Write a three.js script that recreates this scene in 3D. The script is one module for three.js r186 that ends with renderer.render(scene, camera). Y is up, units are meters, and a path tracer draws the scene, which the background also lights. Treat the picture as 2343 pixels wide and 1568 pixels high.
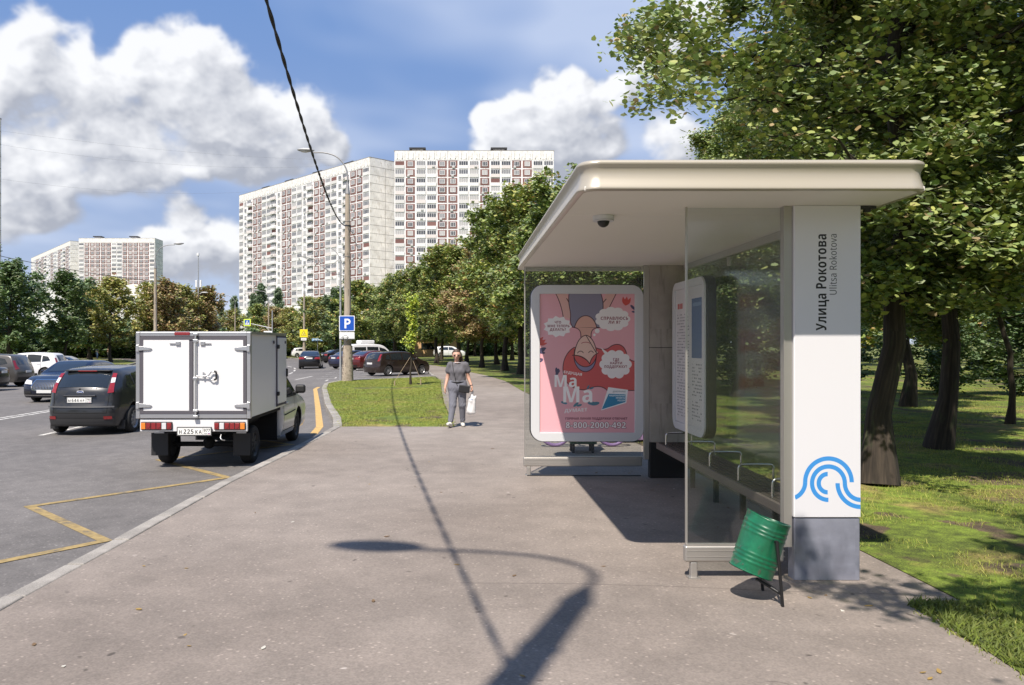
import * as THREE from 'three';
import { mergeGeometries, toCreasedNormals } from 'three/addons/utils/BufferGeometryUtils.js';
import { RoundedBoxGeometry } from 'three/addons/geometries/RoundedBoxGeometry.js';
import { createNoise3D } from 'simplex-noise';

// ---------------------------------------------------------------- camera, sky, sun, exposure
const scene = new THREE.Scene();
const camera = new THREE.PerspectiveCamera(47.24, 2578 / 1574, 0.05, 4000);   // eye 1.8 m above the pavement, level, looking along the street
camera.position.set(0, 1.8, 0);
camera.lookAt(0, 1.8, -10);
camera.setViewOffset(2578, 1574, 235, 0, 2343, 1568);                          // the photograph is a crop of the lens's full frame
const renderer = new THREE.WebGLRenderer({ antialias: true });
renderer.toneMapping = THREE.LinearToneMapping;
renderer.toneMappingExposure = 1.58;
renderer.shadowMap.enabled = true;

const rng = (seed) => () => { seed = (seed + 0x6d2b79f5) | 0; let t = Math.imul(seed ^ (seed >>> 15), 1 | seed); t = (t + Math.imul(t ^ (t >>> 7), 61 | t)) ^ t; return ((t ^ (t >>> 14)) >>> 0) / 4294967296; };
const clamp = (x, a = 0, b = 1) => Math.min(b, Math.max(a, x));
const lerp = (a, b, t) => a + (b - a) * t;
const smooth = (a, b, x) => { const t = clamp((x - a) / (b - a)); return t * t * (3 - 2 * t); };
const R = (deg) => deg * Math.PI / 180;

const SUN = new THREE.Vector3(-0.25, 1, 0.612).normalize();
const sun = new THREE.DirectionalLight(0xfff5e8, 4.35);
sun.name = 'sun';
sun.position.copy(SUN).multiplyScalar(120).add(new THREE.Vector3(0, 0, -30));
sun.target.position.set(0, 0, -30);
sun.castShadow = true;
sun.shadow.radius = 1.2;
sun.shadow.mapSize.set(4096, 4096);
Object.assign(sun.shadow.camera, { left: -60, right: 60, top: 60, bottom: -60, near: 1, far: 320 });
scene.add(sun, sun.target);

// the sky: clear air that pales to the horizon, thin high cloud and cumulus all round (azimuth from the street's direction, height, radius in degrees)
const CUMULUS = [[-28.2,18.3,2.7],[-26.7,17.0,3.2],[-28.9,15.4,3.7],[-27.2,13.3,4.8],[-23.8,13.1,4.5],[-21.6,12.0,3.5],[-29.9,12.7,3.8],[-28.9,11.2,2.9],[-25.4,11.3,2.5],[-21.9,18.2,2.1],[-19.4,17.9,3.5],[-17.4,17.6,3.0],[-15.9,15.4,2.5],[-19.4,14.6,3.5],[-21.6,16.0,2.9],[-12.3,15.8,2.4],[-10.8,15.2,2.4],[-13.6,14.7,1.9],[-11.1,13.4,2.7],[-13.0,13.0,2.4],[-9.0,13.5,1.3],[-17.7,12.3,1.8],[-15.3,12.2,1.9],[-19.1,13.1,1.8],[-28.9,8.8,2.4],[-27.4,8.2,1.8],[-30.1,7.9,2.4],[-19.4,8.8,1.4],[-17.1,6.9,1.8],[-19.1,5.6,2.4],[-21.9,5.8,2.2],[-15.1,5.1,2.2],[-20.5,6.7,1.6],[3.1,15.1,2.6],[5.3,15.5,2.6],[7.5,15.5,2.6],[9.2,14.8,2.6],[4.0,13.6,3.1],[10.4,14.0,1.8],[1.8,16.0,1.1],[7.2,13.2,3.1],[7.0,18.2,1.6],[8.4,18.2,1.1],[10.4,17.2,1.4],[11.8,17.5,1.2],[14.4,19.2,1.9],[15.8,18.8,1.9],[15.1,13.9,2.2],[16.9,22.2,3.0]];
{
  const r = rng(77);
  for (let k = 0; k < 40; k++) {
    const a0 = 45 + (270 * (k + r())) / 40, e0 = 7 + 40 * r() * r(), s = 1.6 + 3.2 * r();
    for (let j = 0, n = 4 + Math.floor(7 * r()); j < n; j++) CUMULUS.push([a0 + (r() - 0.5) * s * 5, e0 + (r() - 0.35) * s * 2.2, s * (0.6 + 0.7 * r())]);
  }
}
{
  const W = 4096, H = 2048, data = new Float32Array(W * H * 4), n3 = createNoise3D(rng(5)), D = new Float32Array(W * (H / 2));
  const buckets = Array.from({ length: 72 }, () => []);
  for (const [a, e, r] of CUMULUS) for (let b = 0; b < 72; b++) { const da = ((b * 5 + 2.5 - a + 540) % 360) - 180; if (Math.abs(da) < 2.6 + r / Math.cos(R(e))) buckets[b].push([((a % 360) + 360) % 360, e, r]); }
  const fbm = (x, y, z, o) => { let s = 0, a = 0.5, t = 0; for (let i = 0; i < o; i++) { s += a * n3(x, y, z); t += a; a *= 0.55; x *= 2.07; y *= 2.07; z *= 2.07; } return s / t; };
  const billow = (x, y, z, o) => { let s = 0, a = 0.5, t = 0; for (let i = 0; i < o; i++) { s += a * (1 - 2 * Math.abs(n3(x, y, z))); t += a; a *= 0.55; x *= 2.13; y *= 2.13; z *= 2.13; } return s / t; };
  for (let row = 0; row < H / 2; row++) {
    const el = ((row + 0.5) / H) * 180, ce = Math.cos(R(el)), y = Math.sin(R(el));
    for (let col = 0; col < W; col++) {
      const th = ((col + 0.5) / W - 0.5) * 2 * Math.PI, x = Math.cos(th) * ce, z = Math.sin(th) * ce;       // three's equirectangular directions
      const az = ((Math.atan2(x, -z) * 180) / Math.PI + 360) % 360, list = buckets[Math.floor(az / 5) % 72];
      let d = 0;
      for (const b of list) { const da = (((az - b[0] + 540) % 360) - 180) * ce, de = el - b[1], q = 1 - (da * da + de * de * (de < 0 ? 2.2 : 1)) / (b[2] * b[2] * 1.5); if (q > 0) d += q * 0.8; }
      if (d > 0) { d = Math.min(d, 1.05) * 0.98 + 0.42 * billow(x * 8, y * 10, z * 8, 7) + 0.5 * fbm(x * 6, y * 8, z * 6, 5) - 0.34; }
      D[row * W + col] = Math.max(0, d);
    }
  }
  const at = (row, col) => D[clamp(row - H / 2, 0, H / 2 - 1) * W + ((col + W) % W)];
  for (let row = 0; row < H; row++) {
    const el = ((row + 0.5) / H - 0.5) * 180, y = Math.sin(R(el)), ce = Math.cos(R(el));
    const t = 1 - Math.exp(-5.5 * clamp(y, 0, 1)), base = [lerp(0.42, 0.08, t), lerp(0.47, 0.175, t), lerp(0.55, 0.40, t)];
    for (let col = 0; col < W; col++) {
      const o = (row * W + col) * 4;
      data[o + 3] = 1;
      if (el <= 0) { data[o] = 0.26; data[o + 1] = 0.27; data[o + 2] = 0.26; continue; }
      const th = ((col + 0.5) / W - 0.5) * 2 * Math.PI, x = Math.cos(th) * ce, z = Math.sin(th) * ce;
      let c = base;
      const k = 1 / (y + 0.16), high = clamp(0.85 * smooth(-0.2, 0.75, fbm(x * k * 0.5 + z * k * 0.35 + 4.2, z * k * 0.5 - x * k * 0.2, 3.1, 4)) + 0.10 * smooth(-0.1, 0.7, fbm(x * k * 1.6, z * k * 0.6, 7.7, 4)), 0, 0.6);
      c = [lerp(c[0], 0.46, high), lerp(c[1], 0.51, high), lerp(c[2], 0.62, high)];
      const d = at(row, col);
      if (d > 0.02) {
        const s = 7, near = d - at(row + s, col - s), wide = d - at(row + 26, col - 14), below = at(row - 30, col);
        const soft = fbm(x * 11, y * 16, z * 11 + 4, 4), lit = clamp(0.64 + 0.6 * near + 0.42 * wide + 0.34 * soft - 0.14 * smooth(0.6, 1.2, d) - 0.2 * smooth(0.3, 0.0, below) * smooth(0.2, 0.7, d), 0.22, 1.0);
        const a = smooth(0.0, 0.6, d) * smooth(0, 5, el) * 0.95, w = [lerp(0.18, 0.64, lit), lerp(0.2, 0.645, lit), lerp(0.255, 0.66, lit)];
        c = [lerp(c[0], w[0], a), lerp(c[1], w[1], a), lerp(c[2], w[2], a)];
      }
      data[o] = c[0]; data[o + 1] = c[1]; data[o + 2] = c[2];
    }
  }
  const sky = new THREE.DataTexture(data, W, H, THREE.RGBAFormat, THREE.FloatType);
  sky.mapping = THREE.EquirectangularReflectionMapping;
  sky.magFilter = sky.minFilter = THREE.LinearFilter;
  sky.needsUpdate = true;
  scene.background = scene.environment = sky;
}

// ---------------------------------------------------------------- helpers
const taken = new Map();
function numbered(name) { const n = taken.get(name) ?? 0; taken.set(name, n + 1); return n ? name + '_' + String(n).padStart(3, '0') : name; }
function tidy(g) {
  g = g.index ? g.toNonIndexed() : g;
  if (!g.attributes.normal) g.computeVertexNormals();
  if (!g.attributes.uv) g.setAttribute('uv', new THREE.BufferAttribute(new Float32Array(g.attributes.position.count * 2), 2));
  for (const k of Object.keys(g.attributes)) if (!['position', 'normal', 'uv'].includes(k)) g.deleteAttribute(k);
  g.clearGroups();
  return g;
}
const join = (list) => { list = [].concat(list); return list.length === 1 ? list[0] : mergeGeometries(list.map(tidy)); };
function part(name, geos, mat, parent, label) {
  const m = new THREE.Mesh(join(geos), mat);
  m.name = name; m.castShadow = m.receiveShadow = true;
  if (label) m.userData.label = label;
  parent.add(m);
  return m;
}
function tag(o, label, category, group) { o.userData.label = label; o.userData.category = category; if (group) o.userData.group = group; return o; }
function thing(name, label, category, [x, y, z] = [0, 0, 0], turn = 0, group) {
  const o = new THREE.Group();
  o.name = numbered(name); o.position.set(x, y, z); o.rotation.y = turn; scene.add(o);
  return tag(o, label, category, group);
}
function single(name, geos, mat, label, category, group) { const m = part(numbered(name), geos, mat, scene); return tag(m, label, category, group); }
function structure(name, geos, mat) { const m = part(numbered(name), geos, mat, scene); m.userData.kind = 'structure'; return m; }
function copy(root, [x, y, z], turn, label, group, scale = 1) {
  const c = root.clone();
  c.name = numbered(root.name.replace(/_\d{3}$/, '')); c.position.set(x, y, z); c.rotation.y = turn; c.scale.setScalar(scale);
  c.userData = { ...root.userData };
  if (label) c.userData.label = label;
  if (group) c.userData.group = group;
  scene.add(c);
  return c;
}
const box = (w, h, d, x = 0, y = 0, z = 0) => new THREE.BoxGeometry(w, h, d).translate(x, y, z);
const rbox = (w, h, d, r, x = 0, y = 0, z = 0, s = 2) => new RoundedBoxGeometry(w, h, d, s, r).translate(x, y, z);
const cyl = (r1, r2, h, x = 0, y = 0, z = 0, n = 20) => new THREE.CylinderGeometry(r1, r2, h, n).translate(x, y, z);   // r1 on top
const cylX = (r, h, x = 0, y = 0, z = 0, n = 20) => new THREE.CylinderGeometry(r, r, h, n).rotateZ(Math.PI / 2).translate(x, y, z);
const cylZ = (r, h, x = 0, y = 0, z = 0, n = 20) => new THREE.CylinderGeometry(r, r, h, n).rotateX(Math.PI / 2).translate(x, y, z);
const V = (x, y, z) => new THREE.Vector3(x, y, z);
const tube = (pts, r, seg = 24, rad = 6, closed = false) => new THREE.TubeGeometry(new THREE.CatmullRomCurve3(pts.map((p) => (p.isVector3 ? p : V(...p))), closed, 'catmullrom', 0.5), seg, r, rad, closed);
function rod(a, b, r1, r2 = r1, n = 8) {
  const A = V(...a), B = V(...b), g = new THREE.CylinderGeometry(r2, r1, A.distanceTo(B), n, 1);
  g.applyQuaternion(new THREE.Quaternion().setFromUnitVectors(V(0, 1, 0), B.clone().sub(A).normalize()));
  return g.translate((a[0] + b[0]) / 2, (a[1] + b[1]) / 2, (a[2] + b[2]) / 2);
}
// a limb: a tube whose radius runs along a list
function taper(pts, radii, rad = 7, uvTop = 1) {
  const pos = [], uv = [], idx = [], up = V(0, 0, 1), n = pts.length;
  let along = 0;
  for (let i = 0; i < n; i++) {
    const d = pts[Math.min(i + 1, n - 1)].clone().sub(pts[Math.max(i - 1, 0)]).normalize();
    let a = up.clone().addScaledVector(d, -up.dot(d));
    if (a.lengthSq() < 1e-4) a = V(1, 0, 0).addScaledVector(d, -d.x);
    a.normalize();
    const b = d.clone().cross(a);
    if (i) along += pts[i].distanceTo(pts[i - 1]);
    for (let k = 0; k <= rad; k++) {
      const t = (k / rad) * Math.PI * 2, c = Math.cos(t) * radii[i], s = Math.sin(t) * radii[i];
      pos.push(pts[i].x + a.x * c + b.x * s, pts[i].y + a.y * c + b.y * s, pts[i].z + a.z * c + b.z * s);
      uv.push(k / rad, along * uvTop);
      if (i && k) { const q = i * (rad + 1) + k; idx.push(q - rad - 2, q - rad - 1, q, q - rad - 2, q, q - 1); }
    }
  }
  const g = new THREE.BufferGeometry();
  g.setAttribute('position', new THREE.Float32BufferAttribute(pos, 3));
  g.setAttribute('uv', new THREE.Float32BufferAttribute(uv, 2));
  g.setIndex(idx);
  g.computeVertexNormals();
  return g;
}
const shapeOf = (pts) => new THREE.Shape(pts.map(([x, y]) => new THREE.Vector2(x, y)));
function extrude(pts, depth, bevel = 0, holes = [], segs = 2) {
  const s = Array.isArray(pts) ? shapeOf(pts) : pts;
  for (const h of holes) s.holes.push(Array.isArray(h) ? new THREE.Path(h.map(([x, y]) => new THREE.Vector2(x, y))) : h);
  return new THREE.ExtrudeGeometry(s, { depth, bevelEnabled: bevel > 0, bevelSize: bevel, bevelThickness: bevel, bevelOffset: -bevel, bevelSegments: segs, curveSegments: 10 });
}
function roundRect(w, h, r, Kind = THREE.Shape) {
  const s = new Kind(), x = -w / 2, y = -h / 2;
  s.moveTo(x + r, y); s.lineTo(x + w - r, y); s.absarc(x + w - r, y + r, r, -Math.PI / 2, 0); s.lineTo(x + w, y + h - r); s.absarc(x + w - r, y + h - r, r, 0, Math.PI / 2);
  s.lineTo(x + r, y + h); s.absarc(x + r, y + h - r, r, Math.PI / 2, Math.PI); s.lineTo(x, y + r); s.absarc(x + r, y + r, r, Math.PI, 1.5 * Math.PI);
  return s;
}
// a flat sheet from an outline in x and z, with uv in metres
function sheet(outline, height, cell = 0) {
  let g = new THREE.ShapeGeometry(shapeOf(outline.map(([x, z]) => [x, -z])), 1);
  const p = g.attributes.position, uv = g.attributes.uv;
  for (let i = 0; i < p.count; i++) { const x = p.getX(i), z = -p.getY(i); p.setXYZ(i, x, height(x, z), z); uv.setXY(i, x, z); }
  g.computeVertexNormals();
  return g;
}

// ---------------------------------------------------------------- materials
const lattice = (() => { const r = rng(9), a = new Float32Array(65536); for (let i = 0; i < a.length; i++) a[i] = r(); return a; })();
function vnoise(x, y, p, s) {
  const xi = Math.floor(x), yi = Math.floor(y), fx = x - xi, fy = y - yi, u = fx * fx * (3 - 2 * fx), v = fy * fy * (3 - 2 * fy);
  const a = (i, j) => lattice[((((j % p) + p) % p) * 257 + (((i % p) + p) % p) * 31 + s * 1013) & 65535];
  return lerp(lerp(a(xi, yi), a(xi + 1, yi), u), lerp(a(xi, yi + 1), a(xi + 1, yi + 1), u), v);
}
function fbm2(u, v, p, oct, s = 0) { let t = 0, a = 0.5, n = 0; for (let i = 0; i < oct; i++) { t += a * vnoise(u * p, v * p, p, s + i); n += a; a *= 0.5; p *= 2; } return t / n; }
function canvas(w, h, draw) { const c = document.createElement('canvas'); c.width = w; c.height = h; draw(c.getContext('2d'), w, h); return c; }
function texture(c, repeat = 1, srgb = true) {
  const t = new THREE.CanvasTexture(c);
  if (srgb) t.colorSpace = THREE.SRGBColorSpace;
  t.wrapS = t.wrapT = THREE.RepeatWrapping; t.magFilter = THREE.LinearFilter;
  if (Array.isArray(repeat)) t.repeat.set(...repeat); else t.repeat.set(repeat, repeat);
  return t;
}
// pixels from a function of u, v that gives sRGB 0..255
function painted(size, fn, after) {
  return canvas(size, size, (c) => {
    const im = c.createImageData(size, size);
    for (let y = 0, o = 0; y < size; y++) for (let x = 0; x < size; x++, o += 4) { const q = fn(x / size, y / size, x, y); im.data[o] = q[0]; im.data[o + 1] = q[1]; im.data[o + 2] = q[2]; im.data[o + 3] = 255; }
    c.putImageData(im, 0, 0);
    if (after) after(c, size);
  });
}
const lin = (r, g, b) => new THREE.Color().setRGB(r, g, b);
const mat = (color, roughness = 0.7, metalness = 0, more = {}) => new THREE.MeshStandardMaterial({ color: Array.isArray(color) ? lin(...color) : color, roughness, metalness, ...more });
const phys = (color, roughness, more = {}) => new THREE.MeshPhysicalMaterial({ color: Array.isArray(color) ? lin(...color) : color, roughness, ...more });
// ---------------------------------------------------------------- ground, road, pavement, lawns
const roadY = (x) => -0.14 + 0.013 * (Math.max(x, -31) + 3.2);
const speck = (x, y, s) => lattice[(x * 7919 + y * 104729 + s * 31337) & 65535];
const PATH_R = [[3.0, 40], [3.05, -4.2], [3.15, -5.5], [3.5, -5.5], [3.48, -6.8], [3.4, -10], [3.1, -16], [2.6, -24], [2.35, -30], [2.16, -38], [1.5, -44.5], [0.6, -50], [-1, -60], [-4.5, -75], [-9, -92]];
const PATH_L = [[-0.13, -17.1], [-0.5, -24], [-0.72, -30], [-0.95, -38], [-1.5, -45], [-2.9, -63], [-6.2, -77], [-11, -92]];
const KERB = [[-3.1, 40], [-3.1, -5.6], [-3.04, -7.2], [-2.98, -10.2], [-2.8, -12.8], [-2.64, -16], [-2.6, -17.1]];
const ISLAND = [[-2.6, -17.12], [-2.95, -19.2], [-3.9, -23.6], [-5.5, -32.1], [-6.05, -35.9], [-5.85, -38.2], [-1.6, -43.3], [-1.0, -38.6], [-0.76, -30], [-0.54, -24], [-0.16, -17.12]];

const pavementTex = painted(2048, (u, v, x, y) => {
  const a = fbm2(u, v, 4, 6, 1), b = fbm2(u, v, 64, 4, 9), c = speck(x, y, 1), d = speck(x >> 1, y >> 1, 2), e = fbm2(u, v, 14, 3, 14);
  const k = 0.86 + 0.22 * a + 0.10 * (e - 0.5) + 0.16 * (b - 0.5) + 0.11 * (c - 0.5) + 0.08 * (d - 0.5) + (d > 0.985 ? 0.16 : 0) - (c > 0.988 ? 0.13 : 0);
  return [137 * k, 128 * k * (0.985 + 0.03 * a), 121 * k * (0.97 + 0.05 * a)];
}, (c, S) => {
  const r = rng(31);
  for (let i = 0; i < 420; i++) { c.fillStyle = `rgba(${r() < 0.8 ? '52,47,44' : '205,198,190'},${0.25 + 0.4 * r()})`; c.beginPath(); c.ellipse(r() * S, r() * S, 1 + r() * r() * 4.5, 1 + r() * r() * 3.5, r() * 3, 0, 7); c.fill(); }
  const crack = (x, y, dir, len, w, wob) => { c.lineWidth = w; c.beginPath(); c.moveTo(x, y); for (let i = 0; i < len; i++) { dir += (r() - 0.5) * wob; x += Math.cos(dir) * 7; y += Math.sin(dir) * 7; c.lineTo(x, y); } c.stroke(); };
  c.strokeStyle = 'rgba(60,54,50,0.55)';
  for (let i = 0; i < 14; i++) crack(r() * S, r() * S, r() * 6.3, 4 + r() * 9, 0.6 + r() * 0.6, 1.6);
  c.strokeStyle = 'rgba(66,60,56,0.5)';
  crack(0, S * 0.37, 0, 300, 1.4, 0.05);
});
const PAVE = 16;
const pavement = mat(0xffffff, 0.92, 0, { map: texture(pavementTex, 1 / PAVE), bumpMap: texture(pavementTex, 1 / PAVE, false), bumpScale: 0.004 });
const asphaltTex = painted(2048, (u, v, x, y) => {
  const a = fbm2(u, v, 5, 5, 3), b = fbm2(u, v, 96, 3, 11), c = speck(x, y, 5), d = speck(x >> 1, y >> 1, 6), t = fbm2(u, v * 0.25, 12, 3, 20);
  const k = 0.84 + 0.26 * a + 0.12 * (t - 0.5) + 0.2 * (b - 0.5) + 0.16 * (c - 0.5) + 0.1 * (d - 0.5) + (d > 0.98 ? 0.22 : 0);
  return [106 * k, 102.5 * k, 100 * k];
}, (c, S) => {
  const r = rng(37);
  c.strokeStyle = 'rgba(45,43,42,0.6)';
  for (let k = 0; k < 9; k++) { let x = r() * S, y = r() * S, d = r() * 6.3; c.lineWidth = 1 + r(); c.beginPath(); c.moveTo(x, y); for (let i = 0; i < 40; i++) { d += (r() - 0.5) * 0.9; x += Math.cos(d) * 9; y += Math.sin(d) * 9; c.lineTo(x, y); } c.stroke(); }
});
const asphalt = mat(0xffffff, 0.85, 0, { map: texture(asphaltTex, 1 / 17), bumpMap: texture(asphaltTex, 1 / 17, false), bumpScale: 0.006 });
const lawnTex = painted(1024, (u, v, x, y) => {
  const a = fbm2(u, v, 6, 5, 4), b = fbm2(u, v, 70, 3, 13), c = speck(x, y, 8), dry = smooth(0.56, 0.72, fbm2(u, v, 9, 4, 24));
  const k = 0.5 + 0.5 * a + 0.5 * (b - 0.5) + 0.4 * (c - 0.5);
  const bare = smooth(0.6, 0.7, fbm2(u, v, 11, 5, 28));
  return [lerp(lerp(122, 150, dry), 112, bare) * k, lerp(lerp(142, 138, dry), 96, bare) * k, lerp(lerp(48, 78, dry), 74, bare) * k];
});
const lawn = mat(0xffffff, 0.95, 0, { map: texture(lawnTex, 1 / 7), bumpMap: texture(lawnTex, 1 / 7, false), bumpScale: 0.03 });
const kerbTex = painted(256, (u, v, x, y) => { const a = fbm2(u, v, 6, 5, 6), c = speck(x, y, 3), k = 0.8 + 0.3 * a + 0.24 * (c - 0.5); return [162 * k, 157 * k, 150 * k]; });
const kerbMat = [1, 0.88, 0.8].map((k) => mat([k, k, k], 0.9, 0, { map: texture(kerbTex, 1), bumpMap: texture(kerbTex, 1, false), bumpScale: 0.004 }));
const wornTex = (rgb, seed, share) => painted(512, (u, v, x, y) => {
  const n = fbm2(u, v, 12, 5, seed), c = speck(x, y, 9), w = smooth(share, share + 0.16, n + 0.35 * (c - 0.5)), k = 0.86 + 0.28 * fbm2(u, v, 40, 2, seed + 3);
  return [lerp(96, rgb[0], w) * k, lerp(92, rgb[1], w) * k, lerp(88, rgb[2], w) * k];
});
const yellowPaint = mat(0xffffff, 0.75, 0, { map: texture(wornTex([148, 128, 84], 40, 0.14), 1 / 1.6) });
const brightYellow = mat(0xffffff, 0.7, 0, { map: texture(wornTex([196, 160, 98], 44, 0.14), 1 / 1.6) });
const whitePaint = mat(0xffffff, 0.7, 0, { map: texture(wornTex([206, 204, 198], 48, 0.26), 1 / 1.6) });

// one great sheet below everything, out to the horizon
{
  const g = new THREE.BufferGeometry(), X = [-3000, -31, -2, 3000], Y = [-0.62, -0.62, -0.24, -0.24], Z = [2000, -3000], pos = [], uv = [], idx = [];
  for (const z of Z) X.forEach((x, i) => { pos.push(x, Y[i], z); uv.push(x, z); });
  for (let i = 0; i < 3; i++) idx.push(i, i + 1, i + 5, i, i + 5, i + 4);
  g.setAttribute('position', new THREE.Float32BufferAttribute(pos, 3)); g.setAttribute('uv', new THREE.Float32BufferAttribute(uv, 2)); g.setIndex(idx); g.computeVertexNormals();
  structure('ground', g, lawn);
}
structure('road', sheet([[-2.7, 40], [-2.7, -17.5], [-1.3, -30], [-1.05, -38], [-1.55, -45], [-2.95, -63], [-6.3, -77], [-11, -92], [-16, -95], [-22, -110], [-31, -130], [-31, 40]], roadY), asphalt);
structure('road', sheet([[-31, -130], [-60, -175], [-100, -205], [-120, -190], [-75, -150], [-50, -115], [-38, -92], [-33, -76], [-31, -62]], () => roadY(-31)), asphalt);
structure('pavement', sheet([...KERB, ...PATH_L, ...PATH_R.slice().reverse()], () => 0), pavement);
structure('lawn', sheet(ISLAND, () => -0.004), lawn);
structure('lawn', sheet([...PATH_R, [-9, -92], [-9, -330], [300, -330], [300, 40]], () => 0.006), lawn);
structure('lawn', sheet([[-9, -92], [-15, -96.2], [-21.5, -111], [-31, -131.5], [-31, -330], [-9, -330]], (x) => roadY(x) + 0.12), lawn);
structure('lawn', sheet([[-31, -131.5], [-61, -177], [-101, -207], [-140, -330], [-31, -330]], () => roadY(-31) + 0.12), lawn);
structure('lawn', sheet([[-31, 40], [-31, -62], [-33, -76.5], [-38, -92.5], [-50, -115.5], [-75, -150.5], [-120, -190.5], [-300, -330], [-300, 40]], () => roadY(-31) + 0.12), lawn);
structure('path', sheet([[-300, -106], [-60, -112], [-46, -110], [-47.5, -113], [-60, -115.5], [-300, -110]], () => roadY(-31) + 0.135), pavement);

// kerbs, stone by stone
function kerb(line, len, top, label, w = 0.15, seed = 1) {
  const o = thing('kerb', label, 'kerb'); o.userData.kind = 'structure'; delete o.userData.category;
  const r = rng(seed), long = new Map();
  for (let i = 0; i + 1 < line.length; i++) {
    const [x0, z0] = line[i], [x1, z1] = line[i + 1], L = Math.hypot(x1 - x0, z1 - z0), n = Math.max(1, Math.round(L / len)), l = L / n - 0.012, key = l.toFixed(2);
    if (!long.has(key)) { const g = rbox(w, 0.34, +key, 0.018, 0, 0, 0, 1); const p = g.attributes.position, uv = g.attributes.uv; for (let k = 0; k < p.count; k++) uv.setXY(k, p.getX(k) + p.getY(k), p.getZ(k)); long.set(key, g); }
    for (let k = 0; k < n; k++) {
      const t = (k + 0.5) / n, m = part('kerb_stone', long.get(key), kerbMat[Math.floor(r() * 3)], o);
      m.position.set(lerp(x0, x1, t) + (r() - 0.5) * 0.012, top(lerp(x0, x1, t)) - 0.17 + (r() - 0.5) * 0.01, lerp(z0, z1, t));
      m.rotation.y = Math.atan2(x1 - x0, z1 - z0) + (r() - 0.5) * 0.012;
    }
  }
  return o;
}
kerb([[-3.175, 4], [-3.175, -5.6], [-3.115, -7.2], [-3.055, -10.2], [-2.875, -12.8], [-2.715, -16], [-2.675, -17.1]], 1.0, () => 0.012, 'pale concrete kerb between the pavement and the bus bay', 0.15, 3);
kerb([[-2.675, -17.13], [-3.02, -19.2], [-3.97, -23.6], [-5.57, -32.1], [-6.12, -35.9], [-5.9, -38.28], [-1.6, -43.4]], 0.55, () => 0.012, 'short kerb blocks curving round the grass island', 0.2, 4);
kerb([[-1.1, -43.4], [-1.58, -45], [-2.98, -63], [-6.28, -77], [-11.05, -92], [-15.2, -95.8], [-21.6, -110.6], [-31, -131]], 1.5, (x) => (x > -11 ? 0.01 : roadY(x) + 0.13), 'kerb between the car park and the footpath under the trees', 0.15, 5);
kerb([[-31.05, 4], [-31.05, -62], [-33.05, -76.2], [-38.05, -92.2], [-50, -115.2]], 1.5, () => roadY(-31) + 0.13, 'kerb along the far side of the road', 0.15, 6);

// painted lines: strips along polylines, 4 mm above the asphalt
function strip(pts, w, lift = 0.004) {
  const pos = [], uv = [], idx = [];
  let along = 0;
  pts.forEach(([x, z], i) => {
    const a = pts[Math.max(0, i - 1)], b = pts[Math.min(pts.length - 1, i + 1)], l = Math.hypot(b[0] - a[0], b[1] - a[1]), nx = -(b[1] - a[1]) / l, nz = (b[0] - a[0]) / l;
    if (i) along += Math.hypot(x - pts[i - 1][0], z - pts[i - 1][1]);
    for (const s of [-1, 1]) { const px = x + nx * s * w / 2, pz = z + nz * s * w / 2; pos.push(px, roadY(px) + lift, pz); uv.push(s * w / 2, along); }
    if (i) { const q = i * 2; idx.push(q - 2, q - 1, q + 1, q - 2, q + 1, q); }
  });
  const g = new THREE.BufferGeometry();
  g.setAttribute('position', new THREE.Float32BufferAttribute(pos, 3)); g.setAttribute('uv', new THREE.Float32BufferAttribute(uv, 2)); g.setIndex(idx); g.computeVertexNormals();
  if (g.attributes.normal.getY(0) < 0) { g.setIndex(idx.map((v, i) => idx[i - (i % 3) + [0, 2, 1][i % 3]])); g.computeVertexNormals(); }
  return g;
}
const marking = (name, geos, m) => structure(name, geos, m);
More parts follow.
